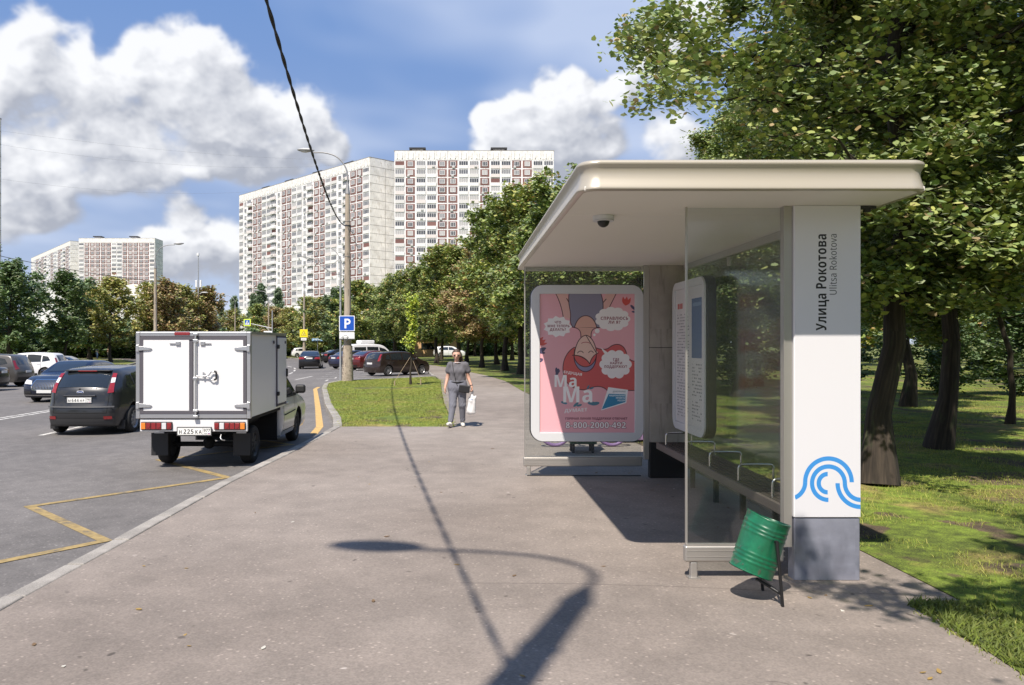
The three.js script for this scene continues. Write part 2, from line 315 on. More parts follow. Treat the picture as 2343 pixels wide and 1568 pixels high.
{
  const zig = [[-5.2, -5.75], [-3.5, -7.75], [-5.2, -9.49], [-3.37, -11.4], [-5.1, -13.3], [-3.25, -15.1], [-5.0, -16.9]];
  const legs = [];
  for (let i = 0; i + 1 < zig.length; i++) { const [a, b] = [zig[i], zig[i + 1]], l = Math.hypot(b[0] - a[0], b[1] - a[1]), e = 0.05 / l; legs.push(strip([[a[0] - (b[0] - a[0]) * e, a[1] - (b[1] - a[1]) * e], [b[0] + (b[0] - a[0]) * e, b[1] + (b[1] - a[1]) * e]], 0.115, i % 2 ? 0.004 : 0.0065)); }
  marking('yellow_zigzag_marking', legs, yellowPaint);
  marking('yellow_edge_line', strip([[-3.16, -16.9], [-3.3, -18.4], [-4.3, -23.7], [-5.9, -32.0], [-6.35, -34.3], [-6.5, -36]], 0.17), brightYellow);
  const C = [[-12.65, 30], [-12.65, -28], [-12.1, -38], [-11.4, -46]];
  marking('double_centre_line', [strip(C.map(([x, z]) => [x - 0.15, z]), 0.12), strip(C.map(([x, z]) => [x + 0.15, z]), 0.12)], whitePaint);
  const bend = new THREE.CatmullRomCurve3([[-11.3, -47], [-11.6, -53], [-12.7, -60], [-14.4, -68], [-17, -76], [-21, -87], [-26, -99]].map(([x, z]) => V(x, 0, z)));
  for (let k = 0; k < 9; k++) marking('centre_line_dash', strip([0, 0.5, 1].map((t) => { const p = bend.getPointAt((k + 0.55 * t) / 9); return [p.x, p.z]; }), 0.14), whitePaint);
  for (const [z0, z1] of [[-2, -7], [-17.3, -23.2], [-31, -37], [-44, -49]]) marking('lane_dash', strip([[-9.25, z0], [-9.25, z1]], 0.13), whitePaint);
  for (const [z0, z1] of [[-26, -29], [-38, -41], [-50, -53]]) marking('lane_dash', strip([[-17.6, z0], [-17.6, z1]], 0.13), whitePaint);
  for (let k = 0; k < 10; k++) marking('parking_line', strip([[-8.2 - k * 0.32, -44.6 - k * 3.4], [-4.6 - k * 0.32, -48.2 - k * 3.4]], 0.12), whitePaint);
  for (let k = 0; k < 14; k++) { const z = -42 - k * 3.2; marking('parking_edge_dash', strip([[-7.2 - Math.pow((k * 3.2) / 40, 2) * 3.6, z], [-7.35 - Math.pow((k * 3.2 + 1.6) / 40, 2) * 3.6, z - 1.6]], 0.11), whitePaint); }
  marking('parking_line', strip([[-6.0, -44.1], [-2.2, -46.6]], 0.14), whitePaint);
}

// grass and low weeds
function tuft(n, h, spread, w, seed, lean = 0.6, tone = 1) {
  const r = rng(seed), pos = [], col = [], idx = [];
  for (let i = 0; i < n; i++) {
    const a = r() * 6.28, d = spread * Math.sqrt(r()), x = Math.cos(a) * d, z = Math.sin(a) * d, hh = h * (0.5 + 0.7 * r()), t = r() * 6.28, lx = Math.cos(t) * lean * hh * r(), lz = Math.sin(t) * lean * hh * r(), q = r() * 6.28, wx = Math.cos(q) * w / 2, wz = Math.sin(q) * w / 2, b = i * 5;
    pos.push(x - wx, 0, z - wz, x + wx, 0, z + wz, x - wx * 0.7 + lx * 0.4, hh * 0.6, z - wz * 0.7 + lz * 0.4, x + wx * 0.7 + lx * 0.4, hh * 0.6, z + wz * 0.7 + lz * 0.4, x + lx, hh, z + lz);
    const k = tone * (0.7 + 0.6 * r()), dry = Math.pow(tone * r(), 2);
    const blade = [k * lerp(0.22, 0.33, dry), k * lerp(0.315, 0.33, dry), k * lerp(0.035, 0.075, dry)];   // one colour for the whole blade
    for (let j = 0; j < 5; j++) col.push(...blade);
    idx.push(b, b + 1, b + 3, b, b + 3, b + 2, b + 2, b + 3, b + 4);
  }
  const g = new THREE.BufferGeometry();
  g.setAttribute('position', new THREE.Float32BufferAttribute(pos, 3)); g.setAttribute('color', new THREE.Float32BufferAttribute(col, 3)); g.setIndex(idx); g.computeVertexNormals();
  return g;
}
const inside = (p, poly) => { let c = false; for (let i = 0, j = poly.length - 1; i < poly.length; j = i++) { const a = poly[i], b = poly[j]; if (a[1] > p[1] !== b[1] > p[1] && p[0] < ((b[0] - a[0]) * (p[1] - a[1])) / (b[1] - a[1]) + a[0]) c = !c; } return c; };
const bladeMat = phys([1, 1, 1], 0.75, { vertexColors: true, side: THREE.DoubleSide, transmission: 0.25, thickness: 0 });
function scatter(name, label, geo, spots, m = bladeMat) {
  const im = new THREE.InstancedMesh(geo, m, spots.length), q = new THREE.Object3D();
  spots.forEach(([x, y, z, s, k], i) => { q.position.set(x, y, z); q.rotation.y = x * 91.7 + z * 57.3; q.scale.set(s, s * (0.6 + 0.6 * k), s); q.updateMatrix(); im.setMatrixAt(i, q.matrix); im.setColorAt(i, lin(0.75 + 0.5 * k, 0.8 + 0.35 * k, 0.7 + 0.5 * k)); });
  im.name = numbered(name); im.castShadow = im.receiveShadow = true;
  im.userData = { kind: 'stuff', label, category: 'grass' };
  scene.add(im);
}
{
  const r = rng(21), spots = [], weeds = [], edge = [], isl = [];
  const R_LAWN = [...PATH_R.slice(0, 10), [60, -38], [60, 40]];
  for (let i = 0; i < 46000; i++) {
    const d = 2.5 + 30 * Math.pow(r(), 1.5), x = 3.0 + 13 * r() * (d / 12 + 0.4), z = -d;
    const bare = fbm2(x / 20 + 5, z / 20 + 5, 12, 4, 50);
    if (inside([x, z], R_LAWN) && bare < 0.5 + 0.16 * r()) spots.push([x, 0.0, z, 0.6 + 0.5 * r() + d * 0.012, clamp(0.2 + bare * 0.9 + (r() - 0.5) * 0.5)]);
  }
  scatter('grass', 'short mown grass on the lawn beside the bus shelter', tuft(15, 0.04, 0.12, 0.006, 2, 1.5), spots);
  for (let i = 0; i < 700; i++) { const d = 3.4 + 2.0 * r(), x = 3.05 + 0.55 * r() * r() + (d < 5.4 ? 0.08 : 0.4), z = -d; weeds.push([x, 0, z, 0.6 + 0.6 * r(), r()]); }
  scatter('weeds', 'low leafy weeds crowding the corner of the pavement', tuft(18, 0.05, 0.075, 0.013, 5, 1.6, 0.62), weeds);
  for (let i = 0; i < 15000; i++) { const x = -6.2 + 6.2 * r(), z = -17 - 26.5 * Math.pow(r(), 1.2), bare = fbm2(x / 16 + 9, z / 16 + 3, 10, 4, 60); if (inside([x, z], ISLAND) && (z < -17.5 || r() < 0.45) && bare < 0.68) isl.push([x, -0.01, z, 0.9 + 0.5 * r() - z * 0.012, clamp(0.2 + 0.9 * bare + (r() - 0.5) * 0.5)]); }
  scatter('grass', 'sunlit mown grass on the island by the parking sign pole', tuft(16, 0.022, 0.13, 0.006, 7, 1.6), isl);
}
// ---------------------------------------------------------------- bus shelter
const M = {
  cream: phys([0.46, 0.42, 0.345], 0.38, { metalness: 0.25, clearcoat: 0.3, clearcoatRoughness: 0.25 }),
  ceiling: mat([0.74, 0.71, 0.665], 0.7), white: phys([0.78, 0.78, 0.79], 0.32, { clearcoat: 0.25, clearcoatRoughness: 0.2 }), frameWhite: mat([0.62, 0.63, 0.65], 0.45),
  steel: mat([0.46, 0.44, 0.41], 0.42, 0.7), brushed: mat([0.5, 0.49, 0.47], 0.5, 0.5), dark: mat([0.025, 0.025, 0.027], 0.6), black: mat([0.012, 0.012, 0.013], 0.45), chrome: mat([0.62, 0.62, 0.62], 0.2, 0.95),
  glass: phys([0.87, 0.89, 0.88], 0.12, { transmission: 1, thickness: 0, ior: 1.5 }),
  slat: mat([0.075, 0.06, 0.05], 0.6), benchFront: mat([0.16, 0.13, 0.115], 0.6), rubber: mat([0.018, 0.018, 0.019], 0.85), concretePanel: null,
};
const grimeTex = painted(512, (u, v, x, y) => { const a = fbm2(u, v, 5, 5, 70), s = fbm2(u, v * 0.12, 22, 4, 75), c = speck(x, y, 4), k = 0.86 + 0.2 * a - 0.14 * smooth(0.55, 0.85, s) + 0.05 * (c - 0.5); return [250 * k, 246 * k, 240 * k]; });
M.concretePanel = mat([0.40, 0.38, 0.36], 0.85, 0, { map: texture(grimeTex, 1) });
const baseTex = painted(512, (u, v, x, y) => { const a = fbm2(u, v, 4, 5, 80), s = fbm2(u * 0.3, v, 16, 4, 85), k = 0.78 + 0.3 * a + 0.16 * (s - 0.5) + 0.04 * (speck(x, y, 6) - 0.5), d = 0.5 * smooth(0.5, 0.85, fbm2(u, v * 0.5, 7, 4, 88)); return [lerp(146, 112, d) * k, lerp(149, 114, d) * k, lerp(162, 124, d) * k]; });
const pylonBase = mat(0xffffff, 0.5, 0.25, { map: texture(baseTex, 1) });
const uvBox = (g, k = 1) => { const p = g.attributes.position, n = g.attributes.normal, uv = g.attributes.uv; for (let i = 0; i < p.count; i++) { const ax = Math.abs(n.getX(i)), ay = Math.abs(n.getY(i)); if (ax > 0.6) uv.setXY(i, p.getZ(i) * k, p.getY(i) * k); else if (ay > 0.6) uv.setXY(i, p.getX(i) * k, p.getZ(i) * k); else uv.setXY(i, p.getX(i) * k, p.getY(i) * k); } return g; };

const shelter = thing('bus_shelter', 'bus shelter with a cream metal roof, glass walls and a white name pillar', 'bus shelter', [1.9, 0, -8.3]);
const SH = (g) => join(g).translate(-1.9, 0, 8.3);            // shapes below are written in street coordinates
{
  // roof
  const roof = part('roof', SH(box(2.30, 0.16, 5.76, 2.02, 2.965, -8.31)), M.cream, shelter);
  const W = 2.428, L = 5.9, rr = 0.15, path = [], prof = [[-0.05, 2.851], [-0.004, 2.853], [0, 2.861], [-0.003, 2.874], [-0.011, 2.895], [-0.022, 2.925], [-0.029, 2.958], [-0.027, 2.988], [-0.016, 3.01], [-0.005, 3.026], [-0.002, 3.036], [-0.007, 3.05], [-0.022, 3.06], [-0.06, 3.063]];
  for (const [sx, sz, a0] of [[1, 1, 0], [-1, 1, 90], [-1, -1, 180], [1, -1, 270]]) for (let k = 0; k <= 8; k++) { const a = R(a0 + k * 11.25); path.push([2.02 + sx * (W / 2 - rr), -8.31 + sz * (L / 2 - rr), Math.cos(a), Math.sin(a)]); }
  const pos = [], idx = [], n = path.length, m = prof.length;
  for (const [cx, cz, nx, nz] of path) for (const [o, y] of prof) pos.push(cx + nx * (rr + o), y, cz + nz * (rr + o));
  for (let i = 0; i < n; i++) for (let j = 0; j + 1 < m; j++) { const a = i * m + j, b = ((i + 1) % n) * m + j; idx.push(a, a + 1, b + 1, a, b + 1, b); }
  const g = new THREE.BufferGeometry(); g.setAttribute('position', new THREE.Float32BufferAttribute(pos, 3)); g.setIndex(idx); g.computeVertexNormals();
  part('fascia', SH(g), M.cream, roof);
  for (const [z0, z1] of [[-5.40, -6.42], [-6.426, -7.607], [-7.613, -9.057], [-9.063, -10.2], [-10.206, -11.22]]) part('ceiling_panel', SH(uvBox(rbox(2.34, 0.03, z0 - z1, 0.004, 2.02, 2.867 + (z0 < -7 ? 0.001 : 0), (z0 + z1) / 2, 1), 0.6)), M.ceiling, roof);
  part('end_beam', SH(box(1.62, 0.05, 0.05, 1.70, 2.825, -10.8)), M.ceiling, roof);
  part('back_beam', SH(box(0.05, 0.07, 4.4, 3.0, 2.815, -8.3)), M.brushed, roof);
  part('bracket', SH([box(0.12, 0.02, 0.05, 3.1, 2.838, -6.0), box(0.04, 0.03, 0.04, 3.1, 2.82, -6.0)]), M.dark, roof);
  const dome = part('security_camera', SH([cyl(0.087, 0.087, 0.032, 1.175, 2.835, -6.47, 28), cyl(0.08, 0.087, 0.012, 1.175, 2.814, -6.47, 28)]), M.frameWhite, shelter, 'small white dome camera under the roof');
  part('lens_dome', SH(new THREE.SphereGeometry(0.05, 20, 10, 0, 6.3, Math.PI / 2, Math.PI / 2).translate(1.175, 2.808, -6.47)), M.black, dome);
  part('post_cap', SH(cyl(0.075, 0.035, 0.16, 2.54, 2.77, -10.62, 18)), M.cream, shelter);

  // the white pillar with the stop's name
  const faceCanvas = canvas(440, 2048, (c, w, h) => {
    const px = w / 0.51, Y = (m) => (2.853 - m) * px * (h / ((2.853 - 0.477) * px)), X = (m) => m * px, k = h / ((2.853 - 0.477) * px);
    c.fillStyle = '#dadade'; c.fillRect(0, 0, w, h);
    c.save(); c.translate(0, 0);
    const upright = (text, font, x, end, len, color) => { c.save(); c.font = font; c.fillStyle = color; const tw = c.measureText(text).width; c.translate(X(x), Y(end)); c.rotate(-Math.PI / 2); c.scale((len * px * k) / tw, 1); c.textAlign = 'right'; c.textBaseline = 'alphabetic'; c.fillText(text, 0, 0); c.restore(); };
    upright('Улица Рокотова', 'bold 96px sans-serif', 0.245, 2.642, 0.742, '#191a1e');
    upright('Ulitsa Rokotova', '66px sans-serif', 0.325, 2.642, 0.474, '#47494f');
    // three nested wave lines
    const q = (x) => X((x - 738) * 0.001449), r = (y) => Y(0.477 + (680 - y) * 0.001449), s = px * 0.001449;
    c.strokeStyle = '#3f8fd6'; c.lineWidth = 23 * s; c.lineCap = 'butt';
    const arc = (x, y, rad, a0, a1, ccw = false) => { c.beginPath(); c.ellipse(q(x), r(y), rad * s, rad * s * k, 0, R(a0), R(a1), ccw); c.stroke(); };
    arc(918, 497, 125, 180, 360); arc(706, 497, 87, 0, 68);
    arc(918, 502, 88, 90, 360); arc(1094, 502, 88, 180, 90, true);
    arc(914, 502, 48, 90, 270); arc(1092, 502, 125, 180, 90, true);
    c.restore();
  });
  const faceMat = phys(0xffffff, 0.32, { map: texture(faceCanvas), clearcoat: 0.25, clearcoatRoughness: 0.2 });
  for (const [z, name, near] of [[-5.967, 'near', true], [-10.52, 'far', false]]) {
    const x0 = 2.532, x1 = 3.042, c = (x0 + x1) / 2;
    const p = part('pillar', SH(uvBox(rbox(x1 - x0, 2.376, 0.13, 0.008, c, 1.667, z - 0.072, 1))), near ? M.white : M.concretePanel, shelter, near ? 'white pillar with the stop name and a blue wave' : 'grey stained end pillar');
    if (near) part('sign_face', SH(new THREE.PlaneGeometry(0.498, 2.364).translate(c, 1.667, z - 0.0025)), faceMat, p);
    else part('panel_joint', SH(box(0.515, 0.008, 0.14, c, 1.75, z - 0.072)), M.dark, p);
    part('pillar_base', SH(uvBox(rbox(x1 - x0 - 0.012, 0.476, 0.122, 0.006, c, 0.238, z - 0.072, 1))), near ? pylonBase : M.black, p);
    part('post', SH([box(0.05, 2.6, 0.06, x0 - 0.03, 1.55, z - 0.06), box(0.012, 2.6, 0.07, x0 - 0.062, 1.55, z - 0.06)]), M.steel, shelter);
  }
  // end walls
  const wall = (x0, x1, z, name) => {
    part('glass_panel', SH(box(x1 - x0, 2.59, 0.012, (x0 + x1) / 2, 1.549, z)), M.glass, shelter, name);
    const rail = part('bottom_rail', SH([rbox(x1 - x0 + 0.03, 0.124, 0.07, 0.016, (x0 + x1) / 2 - 0.008, 0.19, z), box(x1 - x0 + 0.02, 0.014, 0.05, (x0 + x1) / 2, 0.256, z), box(x1 - x0 + 0.02, 0.006, 0.074, (x0 + x1) / 2, 0.215, z), box(x1 - x0 + 0.02, 0.006, 0.074, (x0 + x1) / 2, 0.17, z)]), M.steel, shelter);
    part('edge_strip', SH(box(0.014, 2.6, 0.02, x0 - 0.004, 1.552, z)), M.steel, rail);
    part('leg', SH([rbox(0.055, 0.13, 0.055, 0.012, x0 + 0.05, 0.064, z), box(0.09, 0.01, 0.09, x0 + 0.05, 0.005, z)]), M.steel, shelter);
  };
  wall(1.74, 2.47, -6.05, 'dusty near end glass');
  wall(0.88, 2.47, -10.75, 'end glass behind the advertisement');
  for (const [z0, z1] of [[-6.15, -7.28], [-7.29, -8.78], [-8.79, -10.45]]) part('glass_panel', SH(box(0.012, 2.5, z0 - z1, 3.01, 1.53, (z0 + z1) / 2)), M.glass, shelter, 'back wall glass');
  for (const z of [-7.285, -8.785]) for (const y of [0.34, 2.72]) part('back_clamp', SH(box(0.03, 0.1, 0.05, 3.0, y, z)), M.steel, shelter);
  part('back_rail', SH(rbox(0.06, 0.1, 4.35, 0.014, 3.01, 0.22, -8.3)), M.steel, shelter);
  part('floor_strip', SH(box(1.55, 0.01, 0.04, 1.68, 0.006, -10.72)), M.dark, shelter);

  // bench
  const bench = part('bench', SH([rbox(0.035, 0.085, 4.0, 0.01, 2.565, 0.475, -8.25), box(0.03, 0.05, 4.0, 2.93, 0.46, -8.25)]), M.benchFront, shelter);
  for (let k = 0; k < 6; k++) part('slat', SH(rbox(0.048, 0.028, 4.0, 0.008, 2.615 + k * 0.062, 0.503, -8.25, 1)), M.slat, bench);
  for (const z of [-6.55, -7.35, -8.2, -9.05, -9.95]) {
    part('armrest', SH(tube([[2.60, 0.5, z], [2.60, 0.63, z], [2.612, 0.662, z], [2.65, 0.672, z], [2.88, 0.672, z], [2.915, 0.66, z], [2.925, 0.62, z], [2.925, 0.5, z]], 0.012, 40, 8)), M.chrome, bench);
    part('bench_leg', SH([box(0.36, 0.03, 0.05, 2.75, 0.44, z + 0.12), box(0.05, 0.44, 0.05, 2.9, 0.22, z + 0.12)]), M.dark, bench);
  }

  // advertisement case on the far end wall, timetable case on the back wall
  const frame = (w, h) => { const s = roundRect(w, h, 0.16); return s; };
  const poster = canvas(1024, 1490, (c, w, h) => {
    c.scale(w / 886, h / 1290); c.translate(-122, -140);
    const line = '#43202c', P = (d, fill, stroke = line, lw = 7) => { const p = new Path2D(d); if (fill) { c.fillStyle = fill; c.fill(p); } if (stroke) { c.strokeStyle = stroke; c.lineWidth = lw; c.stroke(p); } };
    c.lineCap = c.lineJoin = 'round';
    c.fillStyle = '#e9adb6'; c.fillRect(122, 140, 886, 1290);
    P('M275 140 C310 210 332 270 345 360 L414 380 L398 220 L380 140 Z', '#e2b3ab', null);
    P('M835 140 L770 272 L700 290 L705 235 L740 140 Z', '#e2b3ab', null);
    P('M275 140 C310 210 332 270 345 355', null); P('M835 140 L770 270', null); P('M378 190 L398 225', null); P('M740 195 L703 238', null);
    P('M400 140 C385 260 420 290 412 370 C408 420 425 445 440 455 L690 455 C700 330 735 260 690 140 Z', '#8c889d');
    P('M445 640 C360 690 330 800 348 880 C360 960 420 1030 540 1030 C600 1010 690 970 750 1036 L1010 1036 L1010 768 C960 765 950 740 932 716 C915 600 830 590 770 640 C740 665 690 662 640 640 Z', '#cf5b5d');
    P('M450 455 C470 380 510 348 553 348 C600 348 640 390 655 460 L690 456 M655 460 C610 468 600 495 602 545 L508 545 C510 490 495 460 430 454', '#dcab9c');
    P('M555 528 C490 535 452 640 445 712 C440 800 500 865 550 862 C620 860 655 780 650 690 C648 620 610 535 555 528 Z', '#8d86a9');
    P('M445 712 C448 770 500 818 550 818 C610 818 650 760 652 700 L650 660 L450 660 Z', '#cf5b5d');
    P('M555 528 C490 535 455 630 448 712 C520 715 570 760 590 792 C600 740 630 705 668 690 M650 690 C648 620 610 535 555 528 Z', '#e8c3b6');
    P('M430 712 C520 705 570 755 590 792 C600 740 630 705 668 690', null);
    P('M478 692 C490 668 520 668 530 690', null, line, 6); P('M580 688 C592 668 612 668 622 688', null, line, 6); P('M514 602 C535 588 568 588 590 602', null, '#b04a58', 6);
    const spiky = (x, y, rx, ry, n) => { c.beginPath(); for (let i = 0; i < n * 2; i++) { const a = (i / (n * 2)) * 6.283, k = i % 2 ? 0.86 : 1.04; c.lineTo(x + Math.cos(a) * rx * k, y + Math.sin(a) * ry * k); } c.closePath(); c.fillStyle = '#f3eeee'; c.fill(); };
    const puff = (x, y, rx, ry, n) => { c.fillStyle = '#f3eeee'; c.beginPath(); c.ellipse(x, y, rx * 0.85, ry * 0.85, 0, 0, 7); c.fill(); for (let i = 0; i < n; i++) { const a = (i / n) * 6.283; c.beginPath(); c.ellipse(x + Math.cos(a) * rx * 0.75, y + Math.sin(a) * ry * 0.72, rx * 0.3, ry * 0.3, 0, 0, 7); c.fill(); } };
    spiky(295, 448, 128, 96, 11); puff(800, 378, 155, 110, 11); puff(827, 795, 142, 132, 10); P('M690 640 L760 690 L735 715 Z', '#f3eeee', null);
    c.fillStyle = '#f3eeee'; c.beginPath(); c.arc(658, 488, 22, 0, 7); c.arc(632, 524, 12, 0, 7); c.fill();
    const T = (t, x, y, size, color, width, rot = 0, weight = 'bold') => { c.save(); c.translate(x, y); c.rotate(rot); c.font = `${weight} ${size}px sans-serif`; c.textAlign = 'center'; c.fillStyle = color; if (width) c.scale(width / c.measureText(t).width, 1); c.fillText(t, 0, 0); c.restore(); };
    const ink = '#8c4352';
    T('ЧТО', 297, 420, 34, ink, 62); T('МНЕ ТЕПЕРЬ', 302, 454, 32, ink, 205); T('ДЕЛАТЬ?', 297, 486, 32, ink, 150);
    T('СПРАВЛЮСЬ', 816, 386, 40, ink, 256); T('ЛИ Я?', 816, 422, 38, ink, 112);
    T('ГДЕ', 832, 765, 36, ink, 60); T('НАЙТИ', 832, 796, 34, ink, 115); T('ПОДДЕРЖКУ?', 828, 828, 34, ink, 212);
    const leaf = (x, y, a, l, col) => { c.save(); c.translate(x, y); c.rotate(a); c.fillStyle = col; c.beginPath(); c.ellipse(l / 2, 0, l / 2, l / 5, 0, 0, 7); c.fill(); c.restore(); };
    for (const [x, y, a, l] of [[122, 690, -0.6, 70], [124, 660, -0.2, 66], [130, 690, 0.0, 50], [122, 745, 0.1, 40], [124, 775, -0.5, 40], [280, 900, -1.2, 70], [290, 890, -1.7, 66], [282, 880, -0.7, 44], [965, 250, 0.8, 60], [975, 310, 0.1, 45]]) leaf(x, y, a, l, '#4d4868');
    for (const [x, y, a, l] of [[565, 1020, -1.0, 40], [590, 1022, -0.4, 40], [570, 1150, 0.1, 80], [600, 1165, -0.2, 80], [440, 1185, -0.7, 60], [470, 1180, -0.3, 50], [325, 1140, 0.3, 60]]) leaf(x, y, a, l, '#4f7f93');
    const tulip = (x, y, s, a) => { c.save(); c.translate(x, y); c.rotate(a); c.scale(s, s); c.fillStyle = '#d4524d'; c.beginPath(); c.moveTo(0, 40); c.bezierCurveTo(-50, 20, -40, -20, -35, -40); c.lineTo(-15, -15); c.lineTo(0, -45); c.lineTo(15, -15); c.lineTo(35, -40); c.bezierCurveTo(40, -20, 50, 20, 0, 40); c.fill(); c.restore(); };
    tulip(925, 215, 1, 0.15); tulip(150, 590, 0.95, 1.0);
    T('БУДУЩАЯ', 432, 888, 34, '#f6efef', 175, 0.15); T('Ма', 366, 1004, 156, '#fbf7f7', 228); T('Ма', 478, 1146, 204, '#fbf7f7', 300); T('ДУМАЕТ', 463, 1232, 44, '#f6efef', 212, -0.05);
    P('M760 1005 L942 1030 L926 1150 L694 1220 Z', '#f2f2f4', null); P('M764 1066 L918 1070 L918 1142 L700 1210 Z', '#2f87b2', null);
    T('ДЕМОГРАФИЯ', 860, 1054, 22, '#9fa6ac', 118); T('НАЦИОНАЛЬНЫЕ', 842, 1090, 22, '#eef3f6', 146); T('ПРОЕКТЫ', 872, 1113, 22, '#eef3f6', 86); T('РОССИИ', 880, 1136, 22, '#eef3f6', 70);
    T('ГОРЯЧАЯ ЛИНИЯ ПОДДЕРЖКИ ОТВЕЧАЕТ', 650, 1304, 30, '#6d2a3b', 572);
    c.font = 'bold 76px sans-serif'; c.save(); c.translate(645, 1382); c.scale(558 / c.measureText('8-800-2000-492').width, 1); c.textAlign = 'center'; c.lineWidth = 7; c.strokeStyle = '#6d2a3b'; c.strokeText('8-800-2000-492', 0, 0); c.fillStyle = '#f8f1f1'; c.fillText('8-800-2000-492', 0, 0); c.restore();
  });
  const timetable = canvas(700, 1000, (c, w, h) => {
    c.fillStyle = '#d9d8da'; c.fillRect(0, 0, w, h);
    const r = rng(12), bar = (x, y, ww, hh, col) => { c.fillStyle = col; c.fillRect(x, y, ww, hh); };
    for (let k = 0; k < 3; k++) bar(60 + k * 46, 110, 36, 40, '#b8433f');
    for (let y = 190; y < 940; y += 22) for (let x = 50; x < 330;) { const l = 8 + r() * 34; if (r() < 0.72) bar(x, y, l, 9, '#8d9096'); x += l + 10; }
    bar(420, 90, 240, 420, '#375f92'); bar(440, 120, 200, 26, '#6d8db4');
    for (let y = 550; y < 940; y += 24) for (let x = 430; x < 640;) { const l = 8 + r() * 30; if (r() < 0.7) bar(x, y, l, 10, '#7f8389'); x += l + 12; }
  });
  const print = (cv) => phys(0xffffff, 0.5, { map: texture(cv), clearcoat: 0.6, clearcoatRoughness: 0.06 });
  const caseOf = (w, h, d, bw, cv, name, label) => {
    const o = new THREE.Group(); o.name = name; o.userData.label = label; shelter.add(o);
    const ring = roundRect(w, h, 0.16); ring.holes.push(roundRect(w - 2 * bw, h - 2 * bw, 0.012, THREE.Path));
    part('frame', new THREE.ExtrudeGeometry(ring, { depth: 0.012, bevelEnabled: true, bevelSize: 0.006, bevelThickness: 0.006, bevelSegments: 2, curveSegments: 14 }).translate(0, 0, -0.018), M.frameWhite, o);
    part('case', new THREE.ExtrudeGeometry(roundRect(w + 0.016, h + 0.016, 0.165), { depth: d, bevelEnabled: true, bevelSize: 0.006, bevelThickness: 0.006, bevelSegments: 1, curveSegments: 14 }).translate(0, 0, -d - 0.035), M.dark, o);
    part('poster', new THREE.PlaneGeometry(w - 2 * bw + 0.01, h - 2 * bw + 0.01).translate(0, 0, -0.022), print(cv), o);
    return o;
  };
  const ad = caseOf(1.508, 2.1, 0.10, 0.108, poster, 'advertising_panel', 'pink poster in a white rounded frame');
  ad.position.set(1.708 - 1.9, 1.538, -10.6 + 8.3);
  const tt = caseOf(1.36, 1.88, 0.10, 0.085, timetable, 'timetable_panel', 'timetable in a white rounded frame');
  tt.rotation.y = -Math.PI / 2; tt.position.set(2.805 - 1.9, 1.645, -9.74 + 8.3);
}

// ---------------------------------------------------------------- green litter bin
{
  const bin = thing('litter_bin', 'dented green metal drum litter bin tilted on a black stand', 'litter bin', [2.13, 0, -5.56]);
  const greenTex = painted(512, (u, v, x, y) => { const a = fbm2(u, v, 5, 5, 100), b = fbm2(u, v, 24, 4, 105), rust = smooth(0.7, 0.78, fbm2(u, v, 10, 5, 108)) * 0.7, k = 0.8 + 0.35 * a + 0.2 * (b - 0.5); return [lerp(10, 84, rust) * k, lerp(96, 76, rust) * k, lerp(64, 62, rust) * k]; });
  const green = phys(0xffffff, 0.36, { map: texture(greenTex, [2, 1]), bumpMap: texture(greenTex, [2, 1], false), bumpScale: 0.006, clearcoat: 0.4, clearcoatRoughness: 0.25 });
  const pr = [], H = 0.40, rad = 0.15;
  for (let i = 0; i <= 60; i++) { const y = (i / 60) * H; let r = rad; for (const c of [0.075, 0.105, 0.135, 0.275, 0.305, 0.335]) r += 0.0045 * Math.exp(-Math.pow((y - c) / 0.007, 2)); r += 0.004 * Math.exp(-Math.pow((y - H) / 0.006, 2)) + 0.004 * Math.exp(-Math.pow(y / 0.006, 2)); pr.push(new THREE.Vector2(r, y)); }
  for (let i = 60; i >= 0; i -= 6) pr.push(new THREE.Vector2(rad - 0.008, Math.max(0.012, (i / 60) * H)));
  const g = new THREE.LatheGeometry([new THREE.Vector2(0.0, 0.0), ...pr, new THREE.Vector2(0, 0.012)], 40), p = g.attributes.position;
  for (let i = 0; i < p.count; i++) { const x = p.getX(i), y = p.getY(i), z = p.getZ(i), a = Math.atan2(z, x), d = 0.006 * Math.sin(3 * a + y * 9) + 0.008 * Math.exp(-Math.pow((a - 1.2) / 0.3, 2) - Math.pow((y - 0.37) / 0.05, 2)) * -1; const l = Math.hypot(x, z) || 1; p.setXYZ(i, x * (1 + d / l), y + (y > 0.3 ? 0.006 * Math.sin(2 * a + 1) : 0), z * (1 + d / l)); }
  g.computeVertexNormals();
  g.translate(0, -0.2, 0).rotateX(-0.02).rotateZ(-0.37).translate(-0.015, 0.38, 0);
  part('drum', g, green, bin);
  for (const s of [1, -1]) {
    const z = s * 0.178;
    part('support_bar', [rod([0.075, 0.0, z], [0.035, 0.45, z], 0.011, 0.011, 6), cylZ(0.012, 0.05, 0.037, 0.437, z - s * 0.02)], M.black, bin);
  }
  part('foot_bar', [rod([0.07, 0.08, -0.178], [0.07, 0.08, 0.178], 0.011, 0.011, 6), rod([0.07, 0.08, 0.12], [-0.04, 0.14, 0.0], 0.011)], M.black, bin);
}
